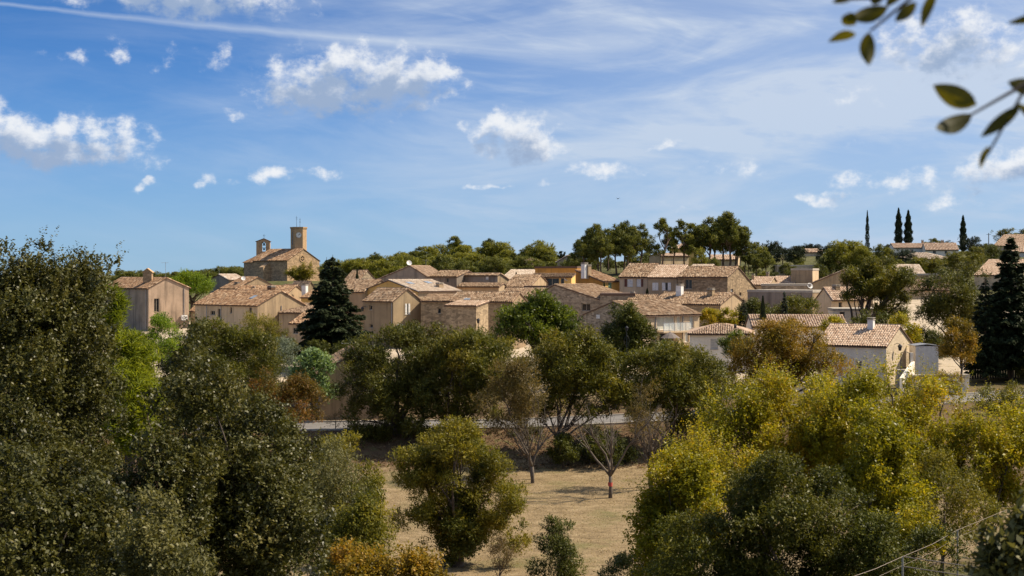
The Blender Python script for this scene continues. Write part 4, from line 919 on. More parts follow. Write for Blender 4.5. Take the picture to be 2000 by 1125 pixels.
def shed():
    d = 141; a, b = P(1788, 712, d), P(1833, 712, d); w = b.x - a.x; z0 = min(gz(a.x, d), gz(b.x, d + 2)) - .1; zt = ZC - (676 - HZ) / F * d; t = thing('metal_shed', 'white ribbed metal garden shed beside the gate', 'shed', (a.x, d, z0)); h = zt - z0
    mb = MB().box((0, 0, 0), (w, 0, 0), (0, 2.2, 0), (0, 0, h)); obj('wall', mb.mesh('wall'), M['whitepaint'], t)
    n = 14; r = MB()
    for i in range(n): r.box((.03 + (w - .06) * i / n, -.03, 0), ((w - .06) / n * .6, 0, 0), (0, .028, 0), (0, 0, h - .02))
    for i in range(n): r.box((.03 + (w - .06) * i / n, 2.202, 0), ((w - .06) / n * .6, 0, 0), (0, .028, 0), (0, 0, h - .02))
    x = obj('ribs', r.mesh('ribs'), M['whitepaint'], t); x['kind'] = 'stuff'
    ro = MB(); ro.box((-.12, -.15, h + .002), (w / 2 + .12, 0, .16), (0, 2.5, 0), (0, 0, .06)); ro.box((w + .12, -.15, h + .002), (-w / 2 - .118, 0, .16), (0, 2.5, 0), (0, 0, .06)); obj('roof', ro.mesh('roof'), M['metal'], t)
shed()
def gate_and_ramp():
    d = 136.5; a, b = P(1759, 690, d), P(1777, 690, d); w = b.x - a.x; z0 = ZC - (722 - HZ) / F * d; h = ZC - (690 - HZ) / F * d - z0; g = gz(a.x, d)
    t = thing('iron_gate', 'arched dark iron gate beside the pale stone gable', 'gate', (a.x, d, z0)); f = MB().box((0, 0, 0), (.06, 0, 0), (0, .06, 0), (0, 0, h)).box((w - .06, 0, 0), (.06, 0, 0), (0, .06, 0), (0, 0, h)).box((.06, .01, .15), (w - .12, 0, 0), (0, .04, 0), (0, 0, .05))
    f.tube([(.03 + (w - .06) * i / 8, .03, h + .16 * math.sin(math.pi * i / 8)) for i in range(9)], .03, 5); obj('gate_frame', f.mesh('gate_frame'), M['iron'], t)
    for i in range(1, 8): obj('bar', MB().tube([(w * i / 8, .03, .15), (w * i / 8, .03, h + .16 * math.sin(math.pi * i / 8))], .013, 5).mesh('bar'), M['iron'], t)
    obj('landing', MB().box((-.25, -.3, g - .3 - z0), (w + .3, 0, 0), (0, 1.1, 0), (0, 0, z0 - g + .29)).mesh('landing'), M['kerb'], t)
    ps = MB().box((b.x + .03, d - .1, g - .3), (.28, 0, 0), (0, .28, 0), (0, 0, ZC - (689 - HZ) / F * d - g + .3)); o = obj('gate_post', ps.mesh('gate_post', (b.x, d, g)), M['white'], None, (b.x, d, g)); tag(o, 'square white gate post at the top of the ramp wall', 'gate post')
    p0 = P(1780, 706, d); p1 = P(1757, 738, 130); rw = MB(); n = Vector((.35, .1, 0)); zb = min(gz(p1.x, p1.y), g) - .5
    A, Bq = Vector((p0.x, p0.y, 0)), Vector((p1.x, p1.y, 0)); up = Vector((0, 0, 1))
    q = [A + up * zb, Bq + up * zb, Bq + up * p1.z, A + up * p0.z]; rw.poly(q); rw.poly([x + n for x in q][::-1])
    for i in range(4): rw.poly([q[i], q[i] + n, q[(i + 1) % 4] + n, q[(i + 1) % 4]])
    o = obj('ramp_wall', rw.mesh('ramp_wall', (p1.x, p1.y, zb)), M['white'], None, (p1.x, p1.y, zb)); tag(o, 'white wall sloping down beside the steps to the gate', 'wall')
    lw = house('garden_wall', 'curving pale wall round the parking place below the shed', 1782, 1893, 735, 133, 14, .35, 'flat', None, 'white', 'pale', cat='wall')
    a, b = P(1893, 701, 143), P(2060, 701, 143); n = 34; g0 = min(gz(a.x, 143), gz(b.x, 143)); t = thing('screen_fence', 'long dark timber screen behind the conifer trunks', 'fence', (a.x, 143, g0)); w = (b.x - a.x) / n; h = a.z - g0
    pm = MB().box((0, 0, -.4), (w - .025, 0, 0), (0, .03, 0), (0, 0, h + .4)).mesh('board')
    for i in range(n): obj('board', pm, M['darkwood'], t, (i * w, 0, random.uniform(-.02, .02)))
    for i in range(5): obj('post', MB().box((i * (b.x - a.x) / 4, .035, -.5), (.09, 0, 0), (0, .09, 0), (0, 0, h + .45)).mesh('post'), M['darkwood'], t)
M['darkwood'] = plain('dark_timber', (.02, .016, .014), .8)
gate_and_ramp()
def car():
    """silver hatchback parked behind the low wall"""
    L_, W_, H_ = 4.1, 1.7, 1.48; p = P(1838, 760, 129.5); z = gz(p.x, p.y); t = thing('parked_car', 'silver hatchback parked behind the branches below the shed', 'car', (p.x, p.y, z + .02)); t.rotation_euler = (0, 0, math.radians(10))
    prof = [(-2.03, .38), (-2.05, .72), (-1.85, .92), (-1.0, 1.0), (-.35, 1.40), (.2, 1.47), (1.1, 1.42), (1.75, 1.02), (2.02, .92), (2.05, .45), (2.0, .3), (-1.9, .28)]
    mb = MB(); n = len(prof); yo = lambda z: (W_ / 2 - max(0, z - .95) * .30)
    A = [(x, -yo(zz), zz) for x, zz in prof]; Bq = [(x, yo(zz), zz) for x, zz in prof]; mb.poly(A[::-1]); mb.poly(Bq)
    for i in range(n): j = (i + 1) % n; mb.poly([A[i], A[j], Bq[j], Bq[i]])
    obj('body', mb.mesh('body'), M['carpaint'], t)
    for s in (-1, 1):
        for xs in ([(-.82, 1.03), (-.30, 1.36), (.22, 1.41), (.22, 1.02)], [(.30, 1.02), (.30, 1.41), (1.02, 1.36), (1.45, 1.06)]):
            g = [(x, s * (yo(zz) + .006), zz) for x, zz in xs]; obj('side_window', MB().poly(g).poly(g[::-1]).mesh('side_window'), M['glass'], t)
        for x in (-1.28, 1.28):
            wh = MB().tube([(x, s * .68, .31), (x, s * .87, .31)], .31, 16); w_ = obj('wheel', wh.mesh('wheel'), M['iron'], t); obj('rim', MB().tube([(x, s * .86, .31), (x, s * .885, .31)], .2, 12).mesh('rim'), M['metal'], w_)
    for nm, (xa, za), (xb, zb_) in (('windscreen', (-.97, 1.04), (-.40, 1.39)), ('rear_window', (1.68, 1.07), (1.15, 1.39))):
        o = .012 if nm == 'rear_window' else -.012; g = [(xa + o, -yo(za) + .1, za + .01), (xb + o, -yo(zb_) + .1, zb_ + .01), (xb + o, yo(zb_) - .1, zb_ + .01), (xa + o, yo(za) - .1, za + .01)]; obj(nm, MB().poly(g).poly(g[::-1]).mesh(nm), M['glass'], t)
    for s in (-1, 1): obj('headlight', MB().cbox((-2.0, s * .62, .66), .1, .34, .14).mesh('headlight'), M['whitepaint'], t)
M['carpaint'] = plain('silver_paint', (.45, .46, .47), .3, .5, .04)
car()
def utility_pole(px, pt_, d, label):
    p = P(px, pt_, d); g = gz(p.x, d); t = thing('utility_pole', label, 'utility pole', (p.x, d, g), 'utility poles on the hill'); h = p.z - g; obj('pole', MB().tube([(0, 0, -.3), (0, 0, h)], [.16, .1], 7).mesh('pole'), M['bark'], t); obj('crossarm', MB().cbox((0, -.12, h - .5), 1.3, .1, .1).mesh('crossarm'), M['bark'], t)
utility_pole(1931, 455, 400, 'wooden pole left of the hilltop gable house'); utility_pole(1850, 510, 300, 'wooden pole beside the big hillside shrub')
def bird():
    p = P(1207, 388, 160); t = thing('bird', 'small dark bird in flight against the open sky', 'bird', p); mb = MB().lathe((0, 0, 0), [(.0, -.16), (.035, -.1), (.05, 0), (.035, .1), (0, .17)], 8); b = obj('body', mb.mesh('body', (0, 0, 0), True), M['iron'], t); b.rotation_euler = (math.radians(80), 0, .6)
    for s in (-1, 1): w = MB().poly([(0, -.05, .02), (s * .16, -.03, .10), (s * .3, .06, .04), (s * .14, .06, .08), (0, .06, .02)]); w.poly(w.v[::-1]); obj('wing', w.mesh('wing'), M['iron'], t)
bird()
# ------------------------------------------------------------------ vegetation
LM = {}
LM['holm'] = leaf_mat('holm_oak_leaf', [(0, (.033, .036, .008)), (.5, (.082, .082, .020)), (.85, (.132, .122, .033)), (1, (.175, .150, .048))], rough=.45, trans=.22, spec=.30)
LM['elm'] = leaf_mat('elm_leaf', [(0, (.048, .056, .008)), (.5, (.122, .124, .016)), (1, (.22, .19, .023))], (.24, .14, .02), .42, .28, .5, .32)
LM['elm_dark'] = leaf_mat('dark_elm_leaf', [(0, (.038, .045, .008)), (.5, (.088, .094, .015)), (1, (.155, .142, .022))], (.17, .12, .02), .4, .3, .5, .28)
LM['lawn'] = leaf_mat('ash_leaf', [(0, (.070, .076, .008)), (.5, (.175, .16, .018)), (1, (.29, .23, .024))], (.22, .15, .02), .5, .4, .5, .36)
LM['gold'] = leaf_mat('golden_leaf', [(0, (.09, .075, .010)), (.5, (.22, .16, .018)), (1, (.40, .225, .024))], (.34, .16, .02), .8, .4, .5, .35)
LM['lime'] = leaf_mat('yellow_green_leaf', [(0, (.115, .118, .008)), (.45, (.27, .25, .014)), (.8, (.42, .34, .020)), (1, (.56, .36, .03))], (.33, .20, .02), .55, .35, .42, .40)
LM['fresh'] = leaf_mat('fresh_leaf', [(0, (.034, .050, .006)), (.5, (.092, .122, .014)), (1, (.19, .22, .022))], rough=.42, trans=.35)
LM['shade'] = leaf_mat('dark_green_leaf', [(0, (.036, .044, .008)), (.5, (.082, .092, .014)), (1, (.15, .15, .024))], rough=.5, trans=.25)
LM['olive'] = leaf_mat('olive_leaf', [(0, (.058, .060, .020)), (.5, (.128, .122, .040)), (1, (.20, .18, .065))], rough=.5, trans=.25)
LM['silver'] = leaf_mat('silver_leaf', [(0, (.06, .075, .05)), (.5, (.15, .18, .12)), (1, (.30, .33, .24))], rough=.5, trans=.2)
LM['fig'] = leaf_mat('fig_leaf', [(0, (.05, .085, .03)), (.5, (.14, .21, .075)), (1, (.28, .36, .16))], rough=.5, trans=.3)
LM['rust'] = leaf_mat('rust_leaf', [(0, (.07, .065, .012)), (.5, (.15, .095, .018)), (1, (.25, .10, .028))], (.10, .10, .02), .8, .5, .5, .35)
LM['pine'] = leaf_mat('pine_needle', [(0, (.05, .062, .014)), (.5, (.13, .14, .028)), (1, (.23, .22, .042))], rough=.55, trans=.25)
LM['pine_pale'] = leaf_mat('light_pine_needle', [(0, (.085, .095, .014)), (.5, (.20, .20, .028)), (1, (.31, .285, .042))], rough=.55, trans=.3)  # paler, yellower needle tone than the plain pine
LM['pine_bright'] = leaf_mat('bright_pine_needle', [(0, (.08, .13, .012)), (.5, (.17, .25, .02)), (1, (.30, .34, .03))], rough=.55, trans=.4)
LM['young_pine'] = leaf_mat('young_pine_needle', [(0, (.085, .115, .010)), (.5, (.18, .215, .018)), (1, (.31, .32, .03))], rough=.55, trans=.42)
LM['fir'] = leaf_mat('fir_needle', [(0, (.014, .022, .008)), (.5, (.034, .047, .017)), (1, (.066, .082, .030))], rough=.6, trans=.12)
LM['cypress'] = leaf_mat('cypress_leaf', [(0, (.010, .018, .008)), (.5, (.024, .037, .014)), (1, (.048, .062, .024))], rough=.6, trans=.12)
LM['thin'] = leaf_mat('faded_leaf', [(0, (.06, .05, .018)), (.5, (.135, .105, .035)), (1, (.22, .15, .05))], rough=.6, trans=.35)
LM['dry'] = leaf_mat('dry_leaf', [(0, (.07, .05, .025)), (.5, (.14, .10, .05)), (1, (.20, .14, .06))], rough=.7, trans=.3)
def unit(a): return a / np.maximum(np.linalg.norm(a, axis=-1, keepdims=True), 1e-9)
TRI = [False]
def leaf_mesh(name, pos, axis, nrm, ln, wd, rn, fold=.18):
    """one folded rhombic leaf per row"""
    axis = unit(axis); b = unit(np.cross(nrm, axis)); n = np.cross(axis, b); ln = ln[:, None]; wd = wd[:, None]
    wd = wd * 1.12
    if TRI[0]:      # far foliage: three cornered leaves
        V = np.stack([pos - axis * ln * .4 + b * wd * .5, pos + axis * ln * .6 - n * ln * .05, pos - axis * ln * .4 - b * wd * .5], 1); k = len(pos)
        return mesh_np(name, V.reshape(-1, 3), np.arange(k * 3).reshape(k, 3), np.repeat(np.clip(rn, 0, 1), 3))
    V = np.stack([pos - axis * ln * .5, pos + b * wd * .5 + n * wd * fold - axis * ln * .06, pos + axis * ln * .5 - n * ln * .06, pos - b * wd * .5 + n * wd * fold - axis * ln * .06], 1)
    k = len(pos); q = np.arange(k * 4).reshape(k, 4)
    return mesh_np(name, V.reshape(-1, 3), q, np.repeat(np.clip(rn, 0, 1), 4))
def sub_lobes(lobes, n, r, size=(.24, .40), inner=.78):
    """small foliage clumps spread over and through big ellipsoids (rows cx cy cz rx ry rz)"""
    L = np.array(lobes, float); wt = (L[:, 3] * L[:, 4] * L[:, 5]) ** .67; ix = r.choice(len(L), n, p=wt / wt.sum())
    dirs = unit(r.normal(size=(n, 3))); dirs[:, 2] = np.where(dirs[:, 2] < -.88, -dirs[:, 2], dirs[:, 2])
    rad = np.where(r.random(n) < .80, inner + (1 - inner) * .9 * r.random(n), .3 + .5 * r.random(n))
    c = L[ix, :3] + dirs * L[ix, 3:] * rad[:, None]; s = (size[0] + (size[1] - size[0]) * r.random(n)) * L[ix, 3:].mean(1)
    return c, s
def foliage(name, lobes, n_lobe, n_leaf, ln, wd, seed, up=.5, spray=6, size=(.22, .38), flat=.75, droop=0.0, spread=None, tone=0.0, inner=.78, flop=.6, shell=.55, shoots=0, shoot_len=.8):
    r = np.random.default_rng(seed); c, s = sub_lobes(lobes, n_lobe, r, size, inner); tl = r.normal(0, .16, n_lobe)
    ns = max(1, n_leaf // spray); w = s ** 2; ix = r.choice(n_lobe, ns, p=w / w.sum())
    d = unit(r.normal(size=(ns, 3)) + np.array([0, 0, .35])); rad = shell + (1 - shell) * np.sqrt(r.random(ns)); rad *= 1 + r.normal(0, .10, ns)
    sc = c[ix] + d * (s[ix] * rad)[:, None] * np.array([1, 1, flat])
    tw = unit(d + r.normal(0, .5, (ns, 3)) + np.array([0, 0, up - droop]))            # twig direction
    sp = spread or ln * 2.2
    t = np.tile(np.linspace(-.5, .9, spray), ns); S_ = np.repeat(sc, spray, 0); T_ = np.repeat(tw, spray, 0); k = ns * spray
    side = unit(np.cross(T_, r.normal(size=(k, 3))))
    pos = S_ + T_ * (t * sp)[:, None] + side * (ln * .45 * (.4 + r.random(k)))[:, None]
    ax = T_ * .7 + side * 1.0 + np.array([0, 0, -droop]) + r.normal(0, .25, (k, 3)); nr = r.normal(0, flop, (k, 3)) + np.array([0, 0, 1.0]) + T_ * .3
    rn = .45 + np.repeat(tl[ix], spray) + r.normal(0, .2, k) + tone; sz = .65 + .7 * r.random(k)
    LN, WD = ln * sz, wd * sz
    if shoots:
        top = np.where(c[:, 2] > np.percentile(c[:, 2], 35))[0]; pk = r.choice(top, shoots); dd = unit(r.normal(size=(shoots, 3)) * np.array([.8, .8, .3]) + np.array([0, 0, .9])); p0 = c[pk] + dd * s[pk][:, None] * .8; kk = 14; ll = shoot_len * (.5 + .8 * r.random(shoots))
        tt = np.tile(np.linspace(0, 1, kk), shoots); D_ = np.repeat(unit(dd + np.array([0, 0, .6]) + r.normal(0, .3, (shoots, 3))), kk, 0); sd2 = unit(np.cross(D_, r.normal(size=(shoots * kk, 3))))
        pos = np.r_[pos, np.repeat(p0, kk, 0) + D_ * (tt * np.repeat(ll, kk))[:, None] + sd2 * ln * .5]; ax = np.r_[ax, D_ * .5 + sd2 + np.array([0, 0, -.2])]; nr = np.r_[nr, r.normal(0, flop, (shoots * kk, 3)) + np.array([0, 0, 1.0])]
        z2 = (.7 + .6 * r.random(shoots * kk)) * (1.1 - .5 * tt); LN = np.r_[LN, ln * z2]; WD = np.r_[WD, wd * z2]; rn = np.r_[rn, np.repeat(.5 + r.normal(0, .15, shoots), kk) + r.normal(0, .15, shoots * kk) + tone]
    return leaf_mesh(name, pos, ax, nr, LN, WD, rn), c
def curve(a, b, r, bow=.12, n=6):
    a, b = np.array(a, float), np.array(b, float); t = np.linspace(0, 1, n)[:, None]; l = np.linalg.norm(b - a); o = r.normal(0, bow * l, 3); o[2] = abs(o[2]) * .6
    return a + (b - a) * t + o * (t * (1 - t)) * 2 + np.array([0, 0, -.10 * l]) * (t * (1 - t)) + np.r_[np.zeros((1, 3)), r.normal(0, .012 * l, (n - 1, 3))]
def limbs(base, fork, targets, r0, seed, n_sub=3, stems=1, off=.0, sides=6):
    """trunk from base to fork, limbs to targets, twigs from the limbs"""
    r = np.random.default_rng(seed); mb = MB(); base = np.array(base, float); fork = np.array(fork, float)
    tr = curve(base, fork, r, .05, 6); mb.tube(tr, list(np.linspace(r0 * 1.25, r0 * .72, 6)), 8)
    for g in targets:
        i = r.integers(3, 6); p = curve(tr[i], g, r, .14, 7); q0 = r0 * .5 * (.6 + .5 * r.random()); mb.tube(p, list(np.linspace(q0, q0 * .2, 7)), sides)
        for _ in range(n_sub):
            j = r.integers(2, 6); l = np.linalg.norm(np.array(g) - fork) * (.12 + .18 * r.random()); e = p[j] + unit((p[min(j + 1, 6)] - p[j]) / .3 + r.normal(0, .9, 3)) * l
            mb.tube(curve(p[j], e, r, .1, 4), list(np.linspace(q0 * .4, q0 * .08, 4)), 4)
    return mb
TS = [100]
def tree(name, label, base, boxes, leaf, n_leaf, ln, wd, n_lobe=60, trunk=.2, fork=.4, targets=9, bark='bark', cat='tree', group=None, dep=.9, seed=None, stems=None, n_sub=3, hide_base=None, **kw):
    """base: (px, d) or (px, d, py); boxes: crown masses in the picture (px0, px1, py0, py1, extra distance)"""
    TS[0] += 1; sd = seed or TS[0]; r = np.random.default_rng(sd); px, d = base[:2]; x = (px - 1000) / F * d; g = gz(x, d) if len(base) < 3 else ZC - (base[2] - HZ) / F * d
    o = np.array([x, d, g]); L = []
    for b in boxes:
        dd = d + (b[4] if len(b) > 4 else 0); x0, x1 = (b[0] - 1000) / F * dd, (b[1] - 1000) / F * dd; z1, z0 = ZC - (b[2] - HZ) / F * dd, ZC - (b[3] - HZ) / F * dd
        rx, rz = (x1 - x0) / 2, (z1 - z0) / 2; L.append(((x0 + x1) / 2 - o[0], dd - o[1], (z0 + z1) / 2 - o[2], rx * .95, (rx * .6 + rz * .4) * dep, rz * .95))
    root = thing(name, label, cat, tuple(o), group)
    TRI[0] = d > 45; me, cl = foliage('crown', L, n_lobe, n_leaf, ln, wd, sd, **kw)
    LA = np.array(L); cen = (LA[:, :3] * LA[:, 3:4]).sum(0) / LA[:, 3].sum(); bot = (LA[:, 2] - LA[:, 5]).min()
    if trunk:
        fk = np.array([cen[0] * .3, cen[1] * .3, max(.6, min(bot + (cen[2] - bot) * fork, cen[2]))]); idx = r.choice(len(cl), min(targets, len(cl)), replace=False)
        obj('trunk', limbs((0, 0, -.3), fk, cl[idx], trunk, sd, n_sub).mesh('trunk', (0, 0, 0), True), M[bark], root)
    obj('crown', me, LM[leaf], root)
    return root
def copy_tree(src, label, loc, rz, s, group=None):
    c = src.copy(); COL.objects.link(c); c.location = loc; c.rotation_euler = (0, 0, rz); c.scale = s if hasattr(s, '__len__') else (s, s, s); c['label'] = label
    if group: c['group'] = group
    for ch in list(src.children): q = ch.copy(); COL.objects.link(q); q.parent = c
    return c
# ---------- foreground, left: holm oaks
tree('holm_oak', 'tall glossy holm oak rising above the skyline on the left', (70, 23.5), [(-110, 150, 490, 900), (20, 212, 490, 860, 1), (-80, 170, 740, 1260, -1), (80, 218, 640, 1240, 1.5), (150, 236, 490, 600, .5), (50, 150, 448, 600), (120, 215, 470, 640, 1), (-20, 120, 480, 720, .5)], 'holm', 132000, .064, .034, 230, .10, .3, 10, shoots=700, shoot_len=.3, spray=7, size=(.20, .42), n_sub=2, spread=.11, up=.9, inner=.6)
tree('holm_oak', 'broad glossy holm oak in front of the young yellow pine', (430, 22), [(296, 500, 680, 1150), (380, 600, 745, 1260, 1), (200, 420, 850, 1280, -1), (420, 650, 880, 1300), (310, 430, 630, 800, 1), (480, 620, 790, 1000, 2)], 'holm', 122000, .060, .032, 210, .11, .3, 12, shoots=700, shoot_len=.28, spray=7, size=(.15, .36), spread=.11, up=.9, inner=.6)
tree('holm_oak', 'small holm oak filling the bottom left of the slope', (60, 18.5), [(-140, 130, 860, 1300), (60, 260, 900, 1320, .5)], 'holm', 42000, .062, .032, 90, .14, .3, 9, spray=7, size=(.2, .4), spread=.11, up=.9, inner=.6)
tree('holm_oak', 'pale leaved young holm oak standing before the others', (310, 14.5), [(225, 400, 985, 1300), (250, 340, 930, 1100)], 'olive', 13000, .050, .021, 40, .06, .3, 7, spray=7, size=(.2, .42), spread=.10, up=1.0, inner=.5)
tree('young_pine', 'young pine with soft bright yellow green needles', (255, 31), [(198, 266, 590, 780), (215, 300, 630, 900), (202, 246, 540, 680), (225, 300, 720, 960)], 'young_pine', 32000, .19, .018, 80, .09, .5, 10, bark='bark_pine', spray=10, size=(.3, .5), spread=.10, up=2.2, inner=.3)
tree('olive_shrub', 'grey green olive like tree right of the holm oaks', (645, 47), [(570, 740, 880, 1240), (600, 710, 860, 1000, 1)], 'olive', 34000, .095, .034, 80, .12, .4, 9, spray=7, size=(.22, .4), inner=.6)
tree('ash_tree', 'rounded yellow green tree behind the grey olive', (668, 62), [(590, 735, 852, 1060), (640, 745, 890, 1120)], 'lawn', 22000, .13, .06, 40, .14, .3, 8)
tree('bush', 'golden leaved bush at the foot of the slope', (770, 25), [(630, 800, 1075, 1300), (740, 895, 1050, 1300), (640, 730, 1030, 1240, 2)], 'gold', 26000, .068, .034, 80, .05, .3, 9, cat='bush', spray=5, size=(.25, .42), inner=.5, up=.8)
tree('bush', 'dull green drooping bush between olive and lawn', (700, 40), [(630, 765, 945, 1200), (680, 755, 920, 1060)], 'lawn', 16000, .09, .04, 60, .06, .3, 8, cat='bush', spray=5, droop=.6, inner=.5, tone=-.15)
# ---------- the lawn
tree('ash_tree', 'round yellow green tree with ivy clad trunk on the lawn', (893, 71), [(785, 995, 822, 1000), (755, 880, 870, 1030, -.5), (900, 1032, 885, 1060, .3), (760, 870, 940, 1080), (930, 1048, 960, 1090), (850, 960, 830, 940, 1), (830, 970, 960, 1090)], 'lawn', 66000, .12, .058, 130, .30, .25, 16, size=(.20, .36), inner=.6, n_sub=4)
tree('ivy', 'dark ivy wrapped round the trunk of the lawn tree', (893, 70.9), [(845, 950, 985, 1125), (860, 935, 930, 1060), (825, 880, 900, 970), (915, 960, 880, 970)], 'shade', 20000, .11, .075, 60, 0, cat='ivy', spray=4, inner=.5, up=.2)
tree('bush', 'thin leafless looking shrub beside the ivy trunk', (975, 66), [(950, 1012, 1045, 1130)], 'dry', 2600, .09, .03, 20, .05, .2, 9, cat='bush', n_sub=5, inner=.4)
tree('bush', 'dark green leafy bush standing alone on the lawn edge', (1088, 58), [(1034, 1144, 1035, 1190), (1045, 1125, 1008, 1100)], 'shade', 17000, .075, .04, 40, .07, .2, 8, cat='bush', inner=.5)
tree('bush', 'low green bush at the lower edge of the lawn', (1215, 52), [(1170, 1290, 1085, 1180)], 'shade', 10000, .07, .035, 30, .05, .2, 6, cat='bush')
# ---------- trees along the road
tree('elm_tree', 'massive dark elm beside the road house', (775, 111), [(645, 800, 670, 875), (695, 885, 628, 820, 1), (740, 890, 680, 880, -1), (655, 740, 655, 800), (780, 895, 622, 740, 2), (700, 840, 740, 885), (660, 760, 760, 880), (800, 890, 760, 870)], 'elm_dark', 66000, .18, .085, 160, .32, .3, 14, size=(.16, .32), inner=.65)
tree('elm_tree', 'elm with orange tinted top joined to the massive dark elm', (880, 109.5), [(825, 1008, 634, 800), (850, 990, 700, 850), (840, 930, 636, 740), (880, 1000, 690, 830, 2)], 'elm', 38000, .18, .085, 110, .25, .2, 14, size=(.18, .32), inner=.6, n_sub=4)
tree('elm_tree', 'tall elm with dark double trunk behind the pruned trees', (1083, 106), [(1035, 1205, 634, 790), (990, 1100, 680, 820, 1), (1100, 1230, 670, 850), (1040, 1120, 720, 850, 2)], 'elm', 42000, .18, .09, 120, .20, .1, 14, size=(.18, .32), inner=.6, n_sub=4)
tree('elm_tree', 'spreading elm between pruned trees and golden tree', (1310, 108), [(1210, 1405, 660, 820), (1280, 1432, 690, 855), (1180, 1290, 670, 840), (1290, 1425, 760, 870, 1), (1220, 1300, 760, 860, 2)], 'elm', 46000, .18, .09, 130, .20, .12, 14, size=(.18, .32), inner=.6, n_sub=4)
tree('thin_tree', 'greyish half bare tree with twiggy crown', (1042, 99.5), [(925, 1065, 690, 880), (980, 1075, 680, 820)], 'thin', 19000, .14, .055, 70, .10, .15, 18, bark='bark_pale', inner=.4, n_sub=7)
tree('thin_tree', 'slim twiggy tree in front of the spreading elm', (1271, 96), [(1215, 1305, 730, 890), (1240, 1300, 700, 800)], 'thin', 6000, .12, .04, 30, .08, .1, 14, bark='bark_pale', inner=.4, n_sub=6)
tree('bush', 'round green bush on the embankment under the elms', (1150, 104.5), [(1090, 1250, 850, 915)], 'shade', 9000, .15, .08, 30, .05, .2, 6, cat='bush')
tree('bush', 'dark bush at the foot of the tall elm', (1100, 103.5), [(1075, 1130, 850, 912)], 'shade', 4000, .15, .08, 16, .04, .2, 5, cat='bush')
for px, d, bx, lf in ((745, 111.8, (690, 800, 826, 885), 'elm_dark'), (1010, 111, (985, 1075, 838, 880), 'shade'), (1170, 111, (1120, 1215, 832, 880), 'elm'), (835, 111.3, (800, 870, 830, 880), 'shade'), (1345, 113, (1320, 1400, 815, 860), 'elm')):
    tree('bush', {690: 'dark bush below the massive elm on the road verge', 985: 'green verge bush left of the double trunk', 1120: 'olive verge bush behind the bare pruned tree', 800: 'green verge bush between the two joined elms', 1320: 'olive verge bush right of the spreading elm'}[bx[0]], (px, d), [bx], lf, 5000, .16, .08, 20, .05, .2, 5, cat='bush')
tree('bush', 'thin golden bush in front of the pale parking wall', (1835, 124), [(1785, 1885, 722, 775)], 'gold', 4000, .15, .06, 24, .05, .2, 7, cat='bush', inner=.4, n_sub=5)
tree('bush', 'olive bush screening the road at the right edge', (1960, 118), [(1895, 2030, 752, 812)], 'elm', 7000, .16, .08, 30, .05, .2, 6, cat='bush')
tree('golden_tree', 'golden orange tree in front of the white houses', (1535, 121), [(1420, 1605, 624, 765), (1530, 1670, 636, 770), (1406, 1500, 660, 785)], 'gold', 46000, .17, .08, 110, .24, .15, 16, size=(.18, .32), inner=.6, n_sub=4)
def pruned_tree(px, d, h, label, seed, spread=.75):
    x = (px - 1000) / F * d; g = gz(x, d); r = np.random.default_rng(seed); t = thing('pruned_tree', label, 'tree', (x, d, g)); mb = MB(); tw = MB()
    f = np.array([0, 0, h * .22]); mb.tube([(0, 0, -.2), (.02, 0, h * .1), tuple(f)], [.14, .11, .10], 8)
    for k in range(5):
        a = 2 * math.pi * k / 5 + r.normal(0, .3); e = f + np.array([math.cos(a) * h * .36 * spread, math.sin(a) * h * .3 * spread, h * (.38 + .12 * r.random())]); p = curve(f, e, r, .1, 6); mb.tube(p, list(np.linspace(.085, .04, 6)), 6)
        for _ in range(6):
            j = r.integers(2, 6); dr = unit(e - f + r.normal(0, .5, 3) * h * .4 + np.array([0, 0, h * .25])); q = p[j] + dr * h * (.2 + .18 * r.random()); c2 = curve(p[j], q, r, .08, 5); mb.tube(c2, list(np.linspace(.036, .012, 5)), 5)
            for _ in range(5): w = c2[r.integers(1, 5)]; tw.tube(curve(w, w + unit(dr + r.normal(0, .6, 3)) * h * .14, r, .05, 3), [.013, .009, .006], 4)
    obj('trunk', mb.mesh('trunk', (0, 0, 0), True), M['bark_pale'], t); obj('twigs', tw.mesh('twigs'), M['bark_pale'], t)['kind'] = 'stuff'
    obj('paint_band', MB().lathe((0, 0, h * .12), [(.145, 0), (.148, .25)], 10).mesh('paint_band'), M['redband'], t) if seed == 5 else None
M['redband'] = plain('red_band', (.45, .07, .05), .8)
pruned_tree(1192, 92, 6.4, 'bare pruned tree with red band on its trunk on the lawn', 5, .9); pruned_tree(1040, 98, 5.2, 'bare forked tree at the back of the lawn', 6, .8); pruned_tree(1271, 95, 5.6, 'bare pruned tree near the right edge of the lawn', 7, .5)
tree('bush', 'thin bare bush on the verge by the road house', (655, 113), [(625, 690, 800, 845)], 'dry', 900, .1, .03, 10, .04, .1, 8, cat='bush', n_sub=5, inner=.4)
